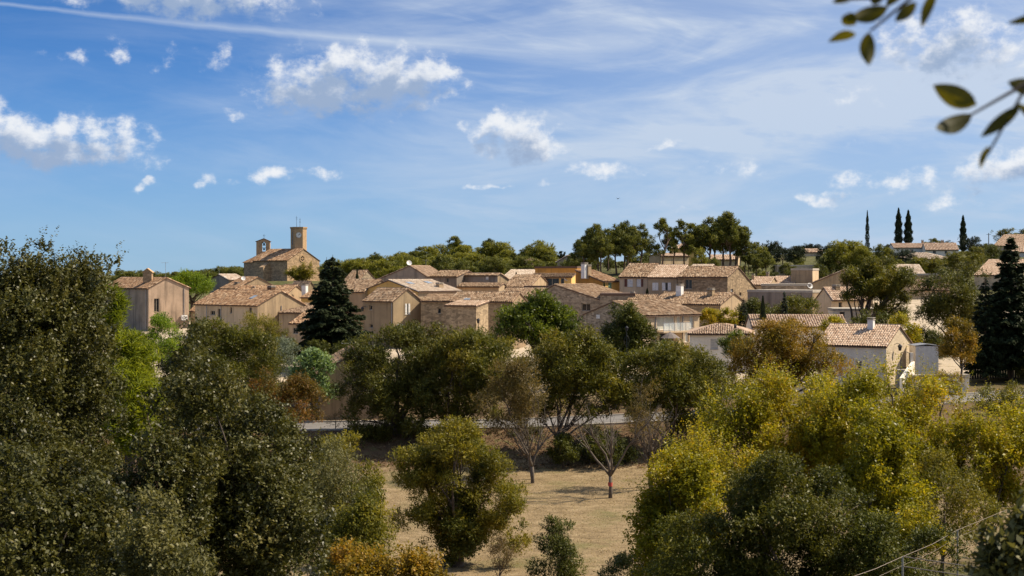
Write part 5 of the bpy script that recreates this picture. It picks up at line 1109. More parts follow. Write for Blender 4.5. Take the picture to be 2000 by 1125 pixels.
# ---------- foreground, right
tree('elm_tree', 'yellow green elm thicket tree reaching up to the white house', (1490, 51), [(1330, 1570, 755, 1040), (1410, 1620, 722, 960, 1), (1280, 1430, 840, 1060, -1), (1440, 1550, 716, 830, 2), (1500, 1660, 800, 1060), (1360, 1430, 775, 880, 1), (1560, 1640, 730, 830, 1)], 'lime', 62000, .10, .056, 170, .16, .25, 14, size=(.18, .32), inner=.55, spray=6, up=1.0, n_sub=4, shoots=520, shoot_len=.9)
tree('elm_tree', 'yellow elm filling the gap below the golden tree', (1610, 54), [(1530, 1690, 745, 1010), (1560, 1650, 720, 860, 1)], 'lime', 24000, .10, .056, 80, .12, .25, 8, size=(.2, .34), inner=.55, up=1.0)
tree('elm_tree', 'brightest yellow elm below the garden shed', (1720, 50), [(1570, 1790, 718, 980), (1690, 1910, 735, 1010, 1), (1610, 1810, 790, 1060, -1), (1630, 1770, 702, 810, 1), (1740, 1900, 860, 1080), (1760, 1850, 726, 830, 2), (1840, 1920, 745, 850, 2), (1700, 1770, 712, 800, 1)], 'lime', 66000, .10, .056, 180, .16, .25, 14, size=(.18, .32), inner=.55, up=1.0, n_sub=4, shoots=520, shoot_len=.9)
tree('elm_tree', 'yellow green elm at the right edge below the road', (1930, 49), [(1830, 2000, 785, 1010), (1890, 2090, 778, 1030, 1)], 'lime', 36000, .10, .056, 110, .14, .25, 10, size=(.18, .32), inner=.55, up=1.0, shoots=320, shoot_len=.9)
tree('elm_tree', 'leafy elm overhanging the right side of the lawn', (1350, 43), [(1250, 1420, 870, 1150), (1232, 1340, 950, 1200), (1290, 1430, 840, 1020, 1)], 'lime', 42000, .09, .05, 120, .13, .25, 12, size=(.2, .34), inner=.55, tone=-.08, shoots=300, shoot_len=.8)
tree('evergreen_tree', 'dark dense round evergreen in the right foreground', (1570, 37), [(1430, 1650, 870, 1240), (1550, 1718, 910, 1240, .5), (1385, 1530, 910, 1240)], 'elm_dark', 62000, .085, .042, 160, .18, .3, 12, size=(.16, .3), inner=.65, spray=7)
tree('elm_tree', 'duller green elm between the yellow elms', (1660, 44), [(1630, 1765, 790, 1060), (1680, 1810, 850, 1110)], 'lime', 32000, .10, .05, 90, .14, .3, 10, size=(.18, .32), inner=.6, tone=-.2)
tree('bush', 'shady bush at the bottom between lawn and dark evergreen', (1340, 37), [(1265, 1440, 1000, 1220)], 'elm', 18000, .07, .036, 45, .06, .3, 8, cat='bush')
tree('bush', 'yellowish low bush under the elms by the wire fence', (1790, 40), [(1700, 1860, 985, 1090)], 'lime', 12000, .07, .036, 40, .05, .3, 8, cat='bush', tone=-.1)
tree('bush', 'dark bush on the slope just behind the pipe railing', (1740, 36), [(1640, 1800, 1010, 1180), (1760, 1880, 1030, 1150, 1)], 'shade', 18000, .07, .036, 60, .06, .3, 8, cat='bush')
tree('bush', 'dull green undergrowth below the brightest elm', (1840, 46), [(1730, 1960, 890, 1060)], 'lawn', 16000, .08, .04, 40, .06, .3, 8, cat='bush')
tree('holm_oak', 'blurred holm oak sprig close by in the lower right corner', (1975, 6.5), [(1870, 2090, 1010, 1180), (1940, 2100, 985, 1090)], 'olive', 2600, .050, .022, 26, .025, .3, 8, spray=6, inner=.4, size=(.2, .4), spread=.09)
# ---------- trees between the houses
TRI[0] = True
def fir(name, label, px, py_top, d, half, leaf, seed, n=26000, py_base=None, droop=.35, levels=40):
    r = np.random.default_rng(seed); x = (px - 1000) / F * d; g = gz(x, d); top = ZC - (py_top - HZ) / F * d; h = top - g; R = half / F * d; t = thing(name, label, 'tree', (x, d, g)); mb = MB().tube([(0, 0, -.3), (0, 0, h * .5), (0, 0, h)], [R * .075, R * .045, .02], 8)
    A, Bv, W = [], [], []
    for i in range(levels):
        f = (i + r.random() * .8) / levels; z = h * (.10 + .88 * f); rr = R * (1 - f) ** .82 * (1 if f > .1 else .8); nb = int(8 - 3 * f)
        for k in range(nb):
            a = 2 * math.pi * (k + r.random() * .9) / nb + i * 1.3; l = rr * (.55 + .62 * r.random()) + .12; e = np.array([math.cos(a) * l, math.sin(a) * l, z + l * (.12 - droop * .5 * (1 - f))])
            A.append((0, 0, z)); Bv.append(e); W.append(l ** 1.5); mb.tube([(0, 0, z), tuple((np.array((0, 0, z)) + e) / 2 + np.array([0, 0, l * .05])), tuple(e)], [.05, .03, .01], 4, False)
    A, Bv, W = np.array(A), np.array(Bv), np.array(W); ix = r.choice(len(A), n, p=W / W.sum()); s = .12 + .9 * np.sqrt(r.random(n)); dr = Bv[ix] - A[ix]; l = np.linalg.norm(dr, axis=1); sd = unit(np.cross(dr, np.array([0, 0, 1.0])))
    wdt = (l * .30 * (1.15 - s))[:, None] * r.normal(0, .8, (n, 1)); pos = A[ix] + dr * s[:, None] + sd * wdt + np.array([0, 0, 1]) * (-np.abs(wdt) * .3 + r.normal(0, .07, (n, 1)) + l[:, None] * .05 * np.sin(s * 3.1)[:, None])
    ax = unit(dr) + sd * np.sign(wdt) * .8 + np.array([0, 0, -.3]) + r.normal(0, .3, (n, 3)); nr = r.normal(0, .4, (n, 3)) + np.array([0, 0, 1.0]); sz = .7 + .6 * r.random(n); q = h * .034
    obj('trunk', mb.mesh('trunk'), M['bark'], t); obj('crown', leaf_mesh('crown', pos, ax, nr, q * sz, q * .40 * sz, .45 + r.normal(0, .22, n)), LM[leaf], t); return t
fir('fir_tree', 'tall dark blue green fir in front of the village houses', 650, 497, 160, 82, 'fir', 31, 46000)
fir('fir_tree', 'second dark conifer top close behind the tall fir', 638, 502, 164, 42, 'fir', 32, 14000)
fir('conifer', 'large dark conifer at the right edge with bare trunk', 1975, 458, 141, 78, 'fir', 33, 46000, droop=.5)
fir('conifer', 'dark conifer in front of the timber screen', 1925, 540, 140, 46, 'fir', 34, 16000, droop=.5)
fir('conifer', 'slim dark garden conifer beside the cypress', 1532, 568, 168, 14, 'fir', 35, 5000)
fir('conifer', 'small dark conifer in the garden below the cement wall', 1452, 582, 172, 20, 'fir', 36, 5000)
tree('chestnut_tree', 'bright fresh green broad tree in front of the stone gable', (1050, 147), [(958, 1115, 584, 715), (1025, 1145, 580, 710, 1), (1000, 1095, 568, 660)], 'fresh', 30000, .26, .14, 80, .25, .2, 10, size=(.18, .34), inner=.65)
tree('oak_tree', 'dark green rounded tree beside the glass balcony house', (1215, 143), [(1168, 1266, 586, 720), (1185, 1290, 620, 730)], 'shade', 22000, .22, .11, 60, .22, .2, 10, size=(.2, .34), inner=.65)
tree('spreading_tree', 'spreading tree with dark crooked trunk above the white house', (1672, 172), [(1645, 1790, 505, 606), (1634, 1720, 522, 606), (1685, 1785, 555, 645), (1695, 1775, 506, 590, 2)], 'elm', 36000, .26, .11, 80, .38, .1, 18, size=(.17, .3), inner=.6, n_sub=5)
tree('oak_tree', 'large shady tree between spreading tree and conifers', (1870, 168), [(1785, 1945, 524, 660), (1776, 1875, 575, 715), (1845, 1955, 555, 715), (1855, 1940, 512, 610, 2)], 'elm_dark', 38000, .26, .11, 90, .35, .2, 12, size=(.17, .3), inner=.6)
tree('young_tree', 'young orange green tree in front of the timber screen', (1878, 133), [(1832, 1908, 624, 718), (1848, 1902, 618, 690)], 'gold', 13000, .17, .07, 40, .12, .1, 9, bark='bark_pale', inner=.5)
tree('shrub', 'lime yellow shrub behind the white house chimney gable', (1768, 153), [(1738, 1795, 612, 690)], 'lime', 9000, .2, .09, 30, .08, .2, 6, cat='shrub')
tree('shrub', 'yellow shrub above the roof of the white house', (1628, 150), [(1600, 1656, 618, 650)], 'lime', 5000, .18, .08, 20, .05, .2, 5, cat='shrub')
tree('shrub', 'yellow green shrub in the garden of the bungalow', (1410, 172), [(1365, 1415, 606, 645), (1400, 1452, 604, 640)], 'lime', 9000, .2, .09, 34, .08, .2, 6, cat='shrub')
tree('shrub', 'dark garden shrubs below the cement wall', (1465, 178), [(1440, 1520, 590, 640)], 'shade', 8000, .22, .11, 30, .08, .2, 6, cat='shrub')
tree('shrub', 'olive green garden tree in front of the cement wall', (1555, 178), [(1510, 1605, 585, 632)], 'elm', 9000, .22, .1, 34, .08, .2, 6, cat='shrub')
tree('shrub', 'bright green bush beside the white bungalow lamp post', (1430, 140), [(1405, 1470, 650, 700)], 'fresh', 7000, .16, .08, 26, .06, .2, 6, cat='shrub')
tree('wispy_tree', 'wispy yellow olive tree in front of the long mossy roofed house', (515, 150), [(435, 565, 600, 720), (465, 585, 612, 720)], 'lawn', 12000, .2, .06, 60, .18, .1, 16, inner=.45, n_sub=6, size=(.14, .26))
tree('bush', 'broad dull green bushy tree left of the wispy tree', (440, 92), [(350, 475, 628, 790), (400, 552, 640, 800)], 'elm', 32000, .14, .07, 60, .14, .3, 9, cat='tree', tone=-.1)
tree('bush', 'fresh green bush below the pinkish gable house', (300, 130), [(262, 350, 615, 720)], 'pine_bright', 10000, .16, .08, 26, .06, .3, 6, cat='bush')
tree('shrub', 'rust red sumac shrub above the road house', (555, 88), [(485, 572, 715, 840), (525, 640, 730, 850)], 'rust', 17000, .13, .055, 44, .08, .2, 10, cat='shrub', inner=.5)
tree('shrub', 'silver leaved shrub at the foot of the fir', (550, 128), [(515, 590, 662, 760)], 'silver', 10000, .15, .05, 26, .06, .2, 6, cat='shrub')
tree('fig_tree', 'pale green fig bush beside the road house wall', (610, 119), [(568, 656, 686, 790)], 'fig', 8000, .22, .15, 26, .08, .2, 6, cat='shrub')
tree('umbrella_pine', 'bright green umbrella pine behind the pinkish gable house', (372, 262), [(326, 418, 538, 580), (335, 400, 533, 570)], 'pine_bright', 16000, .32, .09, 60, .25, .1, 10, bark='bark_pine', up=1.2)
tree('tree', 'airy yellow green tree growing against the church gable', (588, 340), [(555, 605, 520, 552), (575, 622, 514, 550)], 'lawn', 7000, .36, .15, 44, .2, .1, 12, inner=.4, size=(.16, .28))
tree('shrub', 'orange autumn bush on the wooded slope', (712, 330), [(682, 742, 516, 545)], 'gold', 5000, .36, .16, 24, .15, .2, 6, tone=.3, cat='shrub')
# ---------- cypresses
def cypress(px, py0, py1, d, half, label, seed, n=6000):
    r = np.random.default_rng(seed); x = (px - 1000) / F * d; g = gz(x, d); top = ZC - (py0 - HZ) / F * d; bot = g + .2; h = top - bot; R = half / F * d; t = thing('cypress', label, 'tree', (x, d, g), None); f = r.random(n) ** .85
    pr = np.interp(f, [0, .08, .35, .7, .92, 1], [.35, .8, 1, .75, .32, .04]) * R * (1 + .18 * np.sin(f * 37 + r.random() * 6)); a = r.random(n) * 2 * math.pi; rad = pr * np.sqrt(.35 + .65 * r.random(n)) * (1 + r.normal(0, .07, n))
    pos = np.stack([np.cos(a) * rad, np.sin(a) * rad, .2 + f * h], -1); ax = np.stack([np.cos(a) * .35, np.sin(a) * .35, np.ones(n)], -1) + r.normal(0, .2, (n, 3)); nr = np.stack([np.cos(a), np.sin(a), np.full(n, .2)], -1) + r.normal(0, .5, (n, 3)); q = max(R * .38, .22)
    obj('trunk', MB().tube([(0, 0, -.3), (0, 0, h * .8)], [R * .2, .03], 6).mesh('trunk'), M['bark'], t); obj('crown', leaf_mesh('crown', pos, ax, nr, q * (.7 + .6 * r.random(n)), np.full(n, q * .34), .45 + r.normal(0, .22, n)), LM['cypress'], t)
cypress(1694, 411, 486, 372, 4.5, 'lone slim cypress on the hilltop left of the twin pair', 41); cypress(1755, 407, 476, 425, 8, 'left one of the twin cypresses above the pink villa', 42); cypress(1774, 411, 476, 425, 8.5, 'right one of the twin cypresses above the pink villa', 43)
cypress(1881, 421, 470, 430, 7, 'cypress on the hill beside the dark holm oak clump', 44); cypress(1490, 579, 630, 163, 7.5, 'small dense cypress behind the white bungalow roof', 45, 7000); cypress(697.5, 524, 546, 280, 4, 'tiny cypress behind the roof right of the fir', 46, 2500)
cypress(1180, 551, 575, 213, 4, 'tiny cypress against the yellow house wall', 47, 2500); cypress(1264, 564, 588, 200, 7.5, 'round topped dark shrub below the cream row house', 48, 4000); cypress(1008, 531, 541, 258, 4.5, 'small dark shrub on the whitish roof edge', 49, 2000)
# ---------- pines on the skyline
def pine_proto(kind, seed, n=5200):
    """unit pine, 10 m tall at scale 1"""
    r = np.random.default_rng(seed)
    if kind == 'tall': L = [(r.normal(0, .4), r.normal(0, .4), 6.3 + r.random() * .6, 2.5 + r.random() * .5, 2.5, 2.4), (r.normal(0, .5), r.normal(0, .5), 8.3, 1.9, 1.9, 1.6), (r.normal(0, 1.2), r.normal(0, .8), 4.8, 2.2, 2.0, 1.2), (r.normal(0, 1.8), r.normal(0, 1), 6.4, 1.5, 1.5, 1.0)]
    elif kind == 'thin': L = [(r.normal(0, .3), 0, 8.2, 1.6, 1.6, 1.7), (r.normal(0, .7), r.normal(0, .6), 6.4, 1.8, 1.7, 1.2), (r.normal(0, .9), r.normal(0, .6), 4.7, 1.6, 1.5, .9)]
    elif kind == 'round': L = [(0, 0, 5.4, 3.4, 3.4, 4.0), (r.normal(0, 1), r.normal(0, 1), 7.4, 2.2, 2.2, 2.2)]
    else: L = [(0, 0, 3.6, 3.9, 3.9, 3.4), (r.normal(0, 1.5), r.normal(0, 1), 4.6, 2.6, 2.6, 2.6), (r.normal(0, 2), r.normal(0, 1), 3.0, 2.6, 2.6, 2.6)]
    me, c = foliage('crown', L, 80 if kind != 'thin' else 46, n, .46, .12, seed, up=1.4, spray=7, size=(.14, .32), inner=.55, spread=.35)
    tk = limbs((0, 0, -.5), (r.normal(0, .3), r.normal(0, .3), 6.2 if kind in ('tall', 'thin') else 2.4), c[r.choice(len(c), 12, replace=False)], .17, seed, 2, sides=5).mesh('trunk', (0, 0, 0), True); return me, tk
PR = {k: [pine_proto(k, s, n) for s in ss] for k, ss, n in (('tall', (51, 52, 53, 54), 7600), ('thin', (55, 56, 57), 4600), ('round', (58, 59, 60, 61), 8000), ('bush', (62, 63, 64), 6500))}
def far_tree(name, label, px, py_top, d, kind, var, leaf, wide=1.0, rz=None, group=None, cat='tree'):
    me, tk = PR[kind][var % len(PR[kind])]; x = (px - 1000) / F * d; g = gz(x, d); top = ZC - (py_top - HZ) / F * d; h = max(top - g, 1.6); s = h / (10 if kind in ('tall', 'thin', 'round') else 7.6)
    t = thing(name, label, cat, (x, d, g), group); t.scale = (s * wide, s * wide, s); t.rotation_euler = (0, 0, rz if rz is not None else (px * 1.7) % 6.28)
    a = bpy.data.objects.new('trunk', tk); b = bpy.data.objects.new('crown', me)
    for q, m_ in ((a, M['bark_pine']), (b, LM[leaf])):
        COL.objects.link(q); q.parent = t
        if not q.data.materials: q.data.materials.append(m_)
        q.material_slots[0].link = 'OBJECT'; q.material_slots[0].material = m_
    return t
TG = 'tall pines standing in a grove on the ridge'
for i, (px, py, d, k) in enumerate([(1135, 462, 318, 'tall'), (1152, 446, 312, 'tall'), (1168, 440, 306, 'tall'), (1186, 447, 320, 'tall'), (1204, 437, 308, 'tall'), (1218, 434, 314, 'tall'), (1232, 446, 306, 'tall'), (1252, 437, 310, 'tall'), (1175, 455, 300, 'tall'), (1226, 458, 300, 'tall'), (1142, 478, 300, 'tall')]):
    far_tree('tall_pine', 'tall bare stemmed pine in the dense grove left of the ridge gap', px, py, d, k, i, 'pine', 1.0, None, TG)
for i, (px, py, d, k) in enumerate([(1299, 427, 296, 'thin'), (1333, 432, 298, 'thin'), (1357, 430, 305, 'thin'), (1385, 424, 300, 'tall'), (1372, 440, 306, 'thin'), (1410, 422, 304, 'tall'), (1426, 416, 300, 'tall'), (1434, 425, 306, 'tall'), (1395, 436, 310, 'tall'), (1318, 446, 315, 'thin'), (1441, 452, 305, 'thin')]):
    far_tree('tall_pine', 'tall open pine in the loose grove above the stone row house', px, py, d, k, i, 'pine', 1.0, None, 'tall pines in the loose grove')
W1 = 'pines of the wooded ridge behind the village'; rr = random.Random(5)
for i, (px, py, d) in enumerate([(735, 492, 380), (760, 497, 372), (790, 488, 395), (820, 482, 390), (838, 478, 380), (862, 474, 400), (890, 463, 370), (905, 476, 362), (935, 480, 385), (955, 468, 378), (975, 466, 370), (990, 486, 360), (1030, 480, 380), (1048, 466, 360), (1062, 474, 356), (1075, 492, 350), (925, 492, 350), (880, 496, 352), (1005, 494, 352)]):
    far_tree('ridge_pine', ('full rounded ' if i % 3 else 'open crowned ') + ('light' if i % 3 else 'dark') + ' green pine on the wooded ridge behind the village', px, py, d, 'round' if i % 3 else 'tall', i, 'pine_pale' if i % 3 else 'pine', 1.3, None, W1)
for i in range(46):
    px = 640 + i * 9.8 + rr.uniform(-5, 5); f = (px - 640) / 450; d = rr.uniform(315, 350); py = 514 - 14 * min(1, f * 1.6) + rr.uniform(-11, 11); pale_ = i % 5 not in (0, 3); far_tree('ridge_shrub', ('yellow green' if pale_ else 'dark green') + (' bushy' if i % 3 else ' upright') + ' scrub pine low on the wooded slope', px, py, d, 'bush' if i % 3 else 'round', i, 'pine_pale' if pale_ else 'pine', rr.uniform(.9, 1.4), None, 'scrub pines of the wooded slope')
for i in range(30):
    px = 620 + i * 16 + rr.uniform(-6, 6); far_tree('ridge_shrub', 'scrub pine along the crest of the far ridge', px, 512 - 20 * min(1, max(0, (px - 640) / 160)) + rr.uniform(-3, 6), rr.uniform(400, 450), 'bush', i + 1, 'pine', 1.3, None, 'scrub pines along the crest')
for i in range(34):
    px = 232 + i * 7.6 + rr.uniform(-4, 4); d = rr.uniform(560, 720); py = (531 if px < 330 else 527 if px < 420 else 521) + rr.uniform(-6, 4); far_tree('distant_tree', 'distant tree on the far left skyline', px, py, d, 'bush' if i % 3 else 'round', i, 'pine', 1.4, None, 'distant trees on the left skyline')
HT = 'shrubs and trees on the right hill'
for i, (px, py, d, k, lf, wd) in enumerate([(1475, 470, 330, 'round', 'pine', 1), (1490, 478, 310, 'round', 'pine_pale', .9), (1462, 486, 300, 'tall', 'pine', 1), (1505, 468, 400, 'bush', 'cypress', 1.1), (1530, 480, 360, 'bush', 'cypress', 1.2), (1556, 478, 350, 'bush', 'cypress', 1.2), (1575, 474, 430, 'bush', 'cypress', 1), (1593, 474, 430, 'bush', 'cypress', 1.2),
        (1612, 478, 360, 'bush', 'cypress', 1.1), (1640, 466, 300, 'round', 'pine_pale', 1.2), (1662, 464, 305, 'round', 'pine_pale', 1.3), (1682, 478, 298, 'round', 'pine_pale', 1.1), (1620, 490, 300, 'bush', 'pine', 1.1), (1722, 474, 330, 'round', 'pine', .9), (1735, 480, 330, 'round', 'pine_pale', .8), (1760, 484, 330, 'bush', 'cypress', 1.4), (1788, 489, 360, 'bush', 'cypress', 1),
        (1825, 464, 440, 'bush', 'elm', 1.3), (1850, 468, 450, 'bush', 'cypress', 1.3), (1896, 458, 425, 'bush', 'cypress', 1.2), (1905, 480, 330, 'bush', 'elm', 1.2), (1930, 474, 340, 'bush', 'shade', 1.3), (1985, 442, 470, 'bush', 'elm', 1.6), (1790, 500, 285, 'bush', 'elm', 1.5), (1820, 498, 285, 'bush', 'elm', 1.4), (1880, 486, 295, 'bush', 'elm', 1.4), (1862, 492, 300, 'round', 'elm', .8),
        (1270, 486, 345, 'round', 'shade', 1.1), (1250, 490, 340, 'bush', 'pine', 1.2), (1365, 480, 290, 'round', 'pine_pale', .7), (1455, 470, 300, 'thin', 'pine', 1), (1118, 492, 330, 'round', 'pine', .8), (1098, 488, 380, 'thin', 'fir', 1), (1600, 512, 262, 'bush', 'shade', .8), (1560, 505, 330, 'bush', 'shade', 1.3), (1535, 512, 300, 'bush', 'pine', 1.2), (1478, 500, 290, 'tall', 'pine', 1), (1497, 492, 292, 'tall', 'pine', 1.1), (1395, 500, 285, 'round', 'pine', .8)]):
    nm = {'pine': 'dark green pine', 'pine_pale': 'light green pine', 'cypress': 'very dark holm oak clump', 'elm': 'olive green hillside shrub', 'shade': 'deep green hillside tree', 'fir': 'thin fir'}[lf]
    far_tree('hill_tree', nm + ' on the hill to the right of the tall pines', px, py, d, k, i, lf, wd, None, HT + ': ' + nm)
for i in range(40):
    px = 1460 + i * 14 + rr.uniform(-6, 6); far_tree('hill_shrub', 'low shrub along the crest of the right hill', px, 483 - (px - 1460) * .012 + rr.uniform(-4, 6), rr.uniform(440, 480), 'bush', i, 'pine' if i % 2 else 'shade', 1.3, None, 'crest shrubs of the right hill')
for i in range(26):
    px = rr.uniform(1100, 1460); far_tree('hill_shrub', 'low shrub under the tall pines', px, rr.uniform(499, 512), rr.uniform(325, 360), 'bush', i, 'pine' if i % 2 else 'shade', 1.2, None, 'undergrowth beneath the tall pines')
# shrubs tucked between the lower houses and the road
for i, (px, py, d, lf) in enumerate([(690, 660, 150, 'shade'), (840, 640, 150, 'elm'), (900, 650, 140, 'elm'), (960, 640, 155, 'shade'), (1150, 660, 140, 'elm'), (1300, 662, 150, 'fresh'), (1345, 668, 135, 'elm'), (1330, 690, 128, 'elm_dark'), (620, 660, 155, 'shade'), (400, 640, 150, 'shade'), (350, 650, 145, 'elm'), (1400, 700, 128, 'elm'), (1700, 600, 165, 'shade'), (1750, 640, 160, 'shade'), (1820, 640, 155, 'shade')]):
    far_tree('garden_bush', {'shade': 'deep green', 'elm': 'olive', 'fresh': 'fresh green', 'elm_dark': 'dark olive'}[lf] + ' garden bush between the houses and the road', px, py, d, 'bush', i, lf, 1.0, None, 'garden bushes: ' + lf)
for i in range(44):
    px = rr.uniform(190, 640); d = rr.uniform(105, 185); py = 535 + (gz((px - 1000) / F * d, d) * -1 + ZC) * F / d - rr.uniform(1.5, 3.2) * F / d; far_tree('slope_bush', 'rounded bush on the slope left of the tall fir', px, py, d, 'bush', i, ('elm', 'shade', 'elm_dark', 'lawn')[i % 4], 1.2, None, 'bushes on the left slope')
for i in range(70):
    px = rr.uniform(1440, 2010); d = rr.uniform(262, 430); py = 535 + (ZC - gz((px - 1000) / F * d, d)) * F / d - rr.uniform(1.2, 2.6) * F / d; far_tree('hill_shrub', 'low scrub bush scattered over the right hill', px, py, d, 'bush', i, ('pine', 'shade', 'elm', 'pine_pale')[i % 4], 1.3, None, 'scrub on the right hill')
for i in range(36):
    px = rr.uniform(690, 1420); d = rr.uniform(127, 160); py = 535 + (ZC - gz((px - 1000) / F * d, d)) * F / d - rr.uniform(1.4, 3.0) * F / d; far_tree('garden_bush', 'low garden bush behind the roadside elms', px, py, d, 'bush', i, ('elm', 'shade', 'elm_dark')[i % 3], 1.2, None, 'bushes behind the elms')
for i in range(70):
    px = rr.uniform(-160, 300); d = rr.uniform(42, 235); x_ = (px - 1000) / F * d; hh = rr.uniform(2.0, 4.6); py = HZ + (ZC - gz(x_, d) - hh) * F / d; k_ = ('bush', 'round', 'bush')[i % 3]
    if d > 190 and px > 190: continue
    far_tree('slope_tree', {'elm': 'olive', 'shade': 'deep green', 'elm_dark': 'dark olive', 'lawn': 'yellowish'}[('elm', 'shade', 'elm_dark', 'lawn')[i % 4]] + (' bush' if k_ == 'bush' else ' round tree') + ' growing behind the tall holm oak', px, py, d, k_, i, ('elm', 'shade', 'elm_dark', 'lawn')[i % 4], 1.1, None, 'trees behind the holm oaks')
for i in range(26):
    px = rr.uniform(2010, 2250); d = rr.uniform(48, 260); x_ = (px - 1000) / F * d; hh = rr.uniform(2.0, 4.5); py = HZ + (ZC - gz(x_, d) - hh) * F / d
    far_tree('slope_tree', ('yellowish' if i % 2 else 'olive') + ' bush growing to the right of the dark conifers', px, py, d, 'bush' if i % 3 else 'round', i, 'lawn' if i % 2 else 'elm', 1.1, None, 'bushes right of the conifers')
# ---------- overhanging branch close to the camera
def near_branch():
    d = 1.75; r = np.random.default_rng(3); tx, ty = 1.9, 1.5; t = thing('oak_branch_tree', 'out of focus oak twigs with oval leaves hanging in at the upper right', 'tree', (tx, ty, gz(tx, ty)))
    B = Vector(t.location); up = lambda px, py, e=0: P(px, py, d + e) - B
    hub = Vector((1.05, 1.75, ZC + .52)) - B; hub2 = Vector((.98, 1.75, ZC + .25)) - B
    mb = MB().tube([(0, 0, -.3), (.05, .05, 1.2), (0, .1, 2.6)], [.12, .10, .07], 8).tube([(0, .1, 2.5), (-.3, .2, 2.6), tuple(hub)], [.05, .03, .012], 6).tube([(0, .05, 1.9), (-.4, .2, 2.25), tuple(hub2)], [.04, .02, .01], 6); obj('trunk', mb.mesh('trunk'), M['bark'], t)
    tw = MB()
    for a, m_, b in ((hub, up(1850, -60), up(1700, 60)), (hub, up(1850, -60), up(1820, -10)), (hub2, up(2010, 160), up(1895, 225)), (hub2, up(2010, 160), up(1930, 300)), (up(1850, -60), up(1760, -10), up(1640, 0)), (hub, up(2010, 0), up(2005, 30))): tw.tube([a, m_, b], [.004, .003, .0016], 5)
    obj('twig', tw.mesh('twig'), M['bark'], t)
    for (bx, by, ax, ay, w, e) in [(1672, 66, 1617, 82, 22, 0), (1697, 62, 1697, 128, 32, .02), (1672, 48, 1645, 32, 30, 0), (1735, 14, 1660, 36, 34, .03), (1830, -20, 1800, 54, 22, 0), (1790, 4, 1748, 42, 24, -.02), (1668, -4, 1625, 5, 16, 0), (1705, 10, 1722, -30, 26, 0),
            (1908, 205, 1822, 166, 44, 0), (1900, 222, 1828, 252, 38, .02), (1995, 205, 1915, 268, 26, -.01), (1932, 285, 1914, 330, 14, .03), (2040, 175, 1968, 160, 34, 0), (2050, 25, 1968, 45, 18, .02), (1780, -30, 1730, 14, 30, .04), (2060, 240, 1985, 200, 24, .02)]:
        a, b = up(bx, by, e), up(ax, ay, e + r.normal(0, .012)); l = (b - a).length; dx = (b - a).normalized(); sd = dx.cross(Vector((r.normal(0, .25), 1, r.normal(0, .25)))).normalized(); nn = sd.cross(dx); hw = w / F * d / 2; n = 8; m_ = MB(); rows = []
        for i in range(n + 1):
            f = i / n; ww = hw * (math.sin(math.pi * f ** .85) ** .8 if 0 < f < 1 else .02); c = a + dx * l * f + nn * (l * .10 * math.sin(math.pi * f)); rows.append((c + sd * ww + nn * ww * .25, c, c - sd * ww + nn * ww * .25))
        for p, q in zip(rows, rows[1:]): m_.poly([p[0], p[1], q[1], q[0]]); m_.poly([p[1], p[2], q[2], q[1]])
        me = m_.mesh('leaf', (0, 0, 0), True); at = me.attributes.new('rnd', 'FLOAT', 'POINT'); at.data.foreach_set('value', np.full(len(me.vertices), float(np.clip(r.normal(.5, .25), 0, 1)), np.float32)); obj('leaf', me, LM['near'], t)
LM['near'] = leaf_mat('near_oak_leaf', [(0, (.045, .045, .008)), (.5, (.09, .08, .010)), (1, (.15, .12, .012))], rough=.5, trans=.45, tcol=1.3)
near_branch()
# ---------- wire fence and rails, lower right
def rail_fence():
    p = P(1763, 1087, 32); g = gz(p.x, p.y); t = thing('pipe_fence', 'thin metal pipe railing with wires in the lower right corner', 'fence', (p.x, p.y, g)); B = Vector((p.x, p.y, g))
    def pole(x, y, top): obj('post', MB().tube([(x - B.x, y - B.y, gz(x, y) - B.z - .2), (x - B.x, y - B.y, top - B.z)], .025, 6).mesh('post'), M['metal'], t)
    ends = [P(1925, 1111, 31), P(2040, 1124, 30)]; pole(p.x, p.y, p.z)
    for e in ends: pole(e.x, e.y, e.z + .02)
    for k in (0, .22): pts = [p - Vector((0, 0, k))] + [e - Vector((0, 0, k)) for e in ends]; obj('rail', MB().tube([q - B for q in pts], .012, 6).mesh('rail'), M['pipe'], t)
    a = P(1655, 1130, 30); c = P(1870, 1035, 38); e = P(1995, 984, 45); f = P(2060, 962, 49)
    for q in (c, e, f, a): pole(q.x, q.y, q.z)
    for k in (0, .2): obj('wire', MB().tube([q - B - Vector((0, 0, k)) for q in (a, (a + p) / 2 - Vector((0, 0, .03)), p, (p + c) / 2 - Vector((0, 0, .05)), c, e, f)], .0055 if k == 0 else .003, 5).mesh('wire'), M['pipe'], t)
M['pipe'] = plain('rusty_pipe', (.30, .24, .19), .6, .2)
rail_fence()
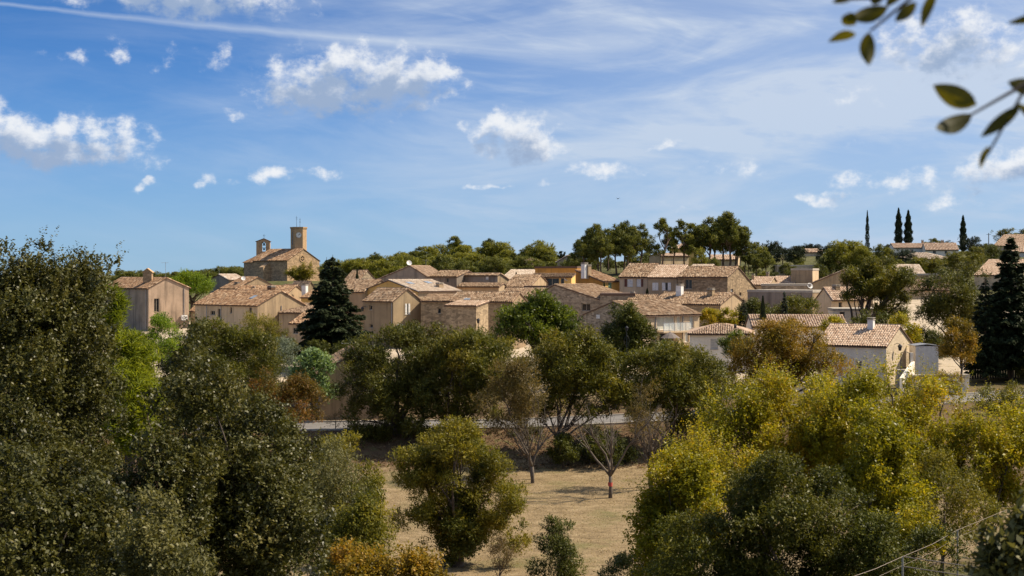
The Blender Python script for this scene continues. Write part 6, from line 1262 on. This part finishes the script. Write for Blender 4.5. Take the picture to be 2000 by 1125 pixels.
# ---------- grass tufts and fallen leaves: nobody could count them
def scatter():
    TRI[0] = True
    r = np.random.default_rng(8); n = 60000; y = 58 + 52 * r.random(n) ** .8; x = (r.random(n) - .42) * 62; z = ground_np(x, y); pos = np.stack([x, y, z + .02], -1); a = r.random(n) * 6.28; ax = np.stack([np.cos(a) * .8, np.sin(a) * .8, np.full(n, .7) + r.normal(0, .3, n)], -1); nr = r.normal(0, 1, (n, 3))
    o = obj('grass', leaf_mesh('grass', pos, ax, nr, .12 + .10 * r.random(n), np.full(n, .03), r.random(n)), LM['straw']); o['kind'] = 'stuff'; o['label'] = 'short dry straw coloured grass tufts on the lawn'; o['category'] = 'grass'
    n = 30000; y = 103 + 10 * r.random(n); x = (r.random(n) - .5) * 80; z = ground_np(x, y); a = r.random(n) * 6.28; nr = r.normal(0, .35, (n, 3)) + np.array([0, 0, 1.0])
    o = obj('leaf_litter', leaf_mesh('leaf_litter', np.stack([x, y, z + .04], -1), np.stack([np.cos(a), np.sin(a), r.normal(0, .3, n)], -1), nr, .12 + .1 * r.random(n), np.full(n, .08), r.random(n)), LM['litter']); o['kind'] = 'stuff'; o['label'] = 'brown fallen leaves on the bank below the road'; o['category'] = 'leaf litter'
    n = 40000; y = 27 + 22 * r.random(n); x = 6 + r.random(n) * 20; z = ground_np(x, y); a = r.random(n) * 6.28; ax = np.stack([np.cos(a), np.sin(a), np.full(n, .8)], -1)
    o = obj('grass', leaf_mesh('grass', np.stack([x, y, z + .04], -1), ax, r.normal(0, 1, (n, 3)), .10 + .14 * r.random(n), np.full(n, .022), r.random(n)), LM['weeds']); o['kind'] = 'stuff'; o['label'] = 'green and brown weeds under the pipe railing'; o['category'] = 'weeds'
LM['straw'] = leaf_mat('straw', [(0, (.20, .15, .08)), (.6, (.40, .31, .18)), (1, (.52, .42, .26))], rough=.9, trans=.2, spec=.1)
LM['litter'] = leaf_mat('litter', [(0, (.06, .035, .02)), (.6, (.17, .095, .05)), (1, (.30, .19, .11))], rough=.9, trans=.2, spec=.1)
LM['weeds'] = leaf_mat('weeds', [(0, (.05, .065, .015)), (.5, (.12, .12, .03)), (.8, (.22, .13, .05)), (1, (.30, .22, .12))], rough=.8, trans=.3, spec=.2)
scatter()
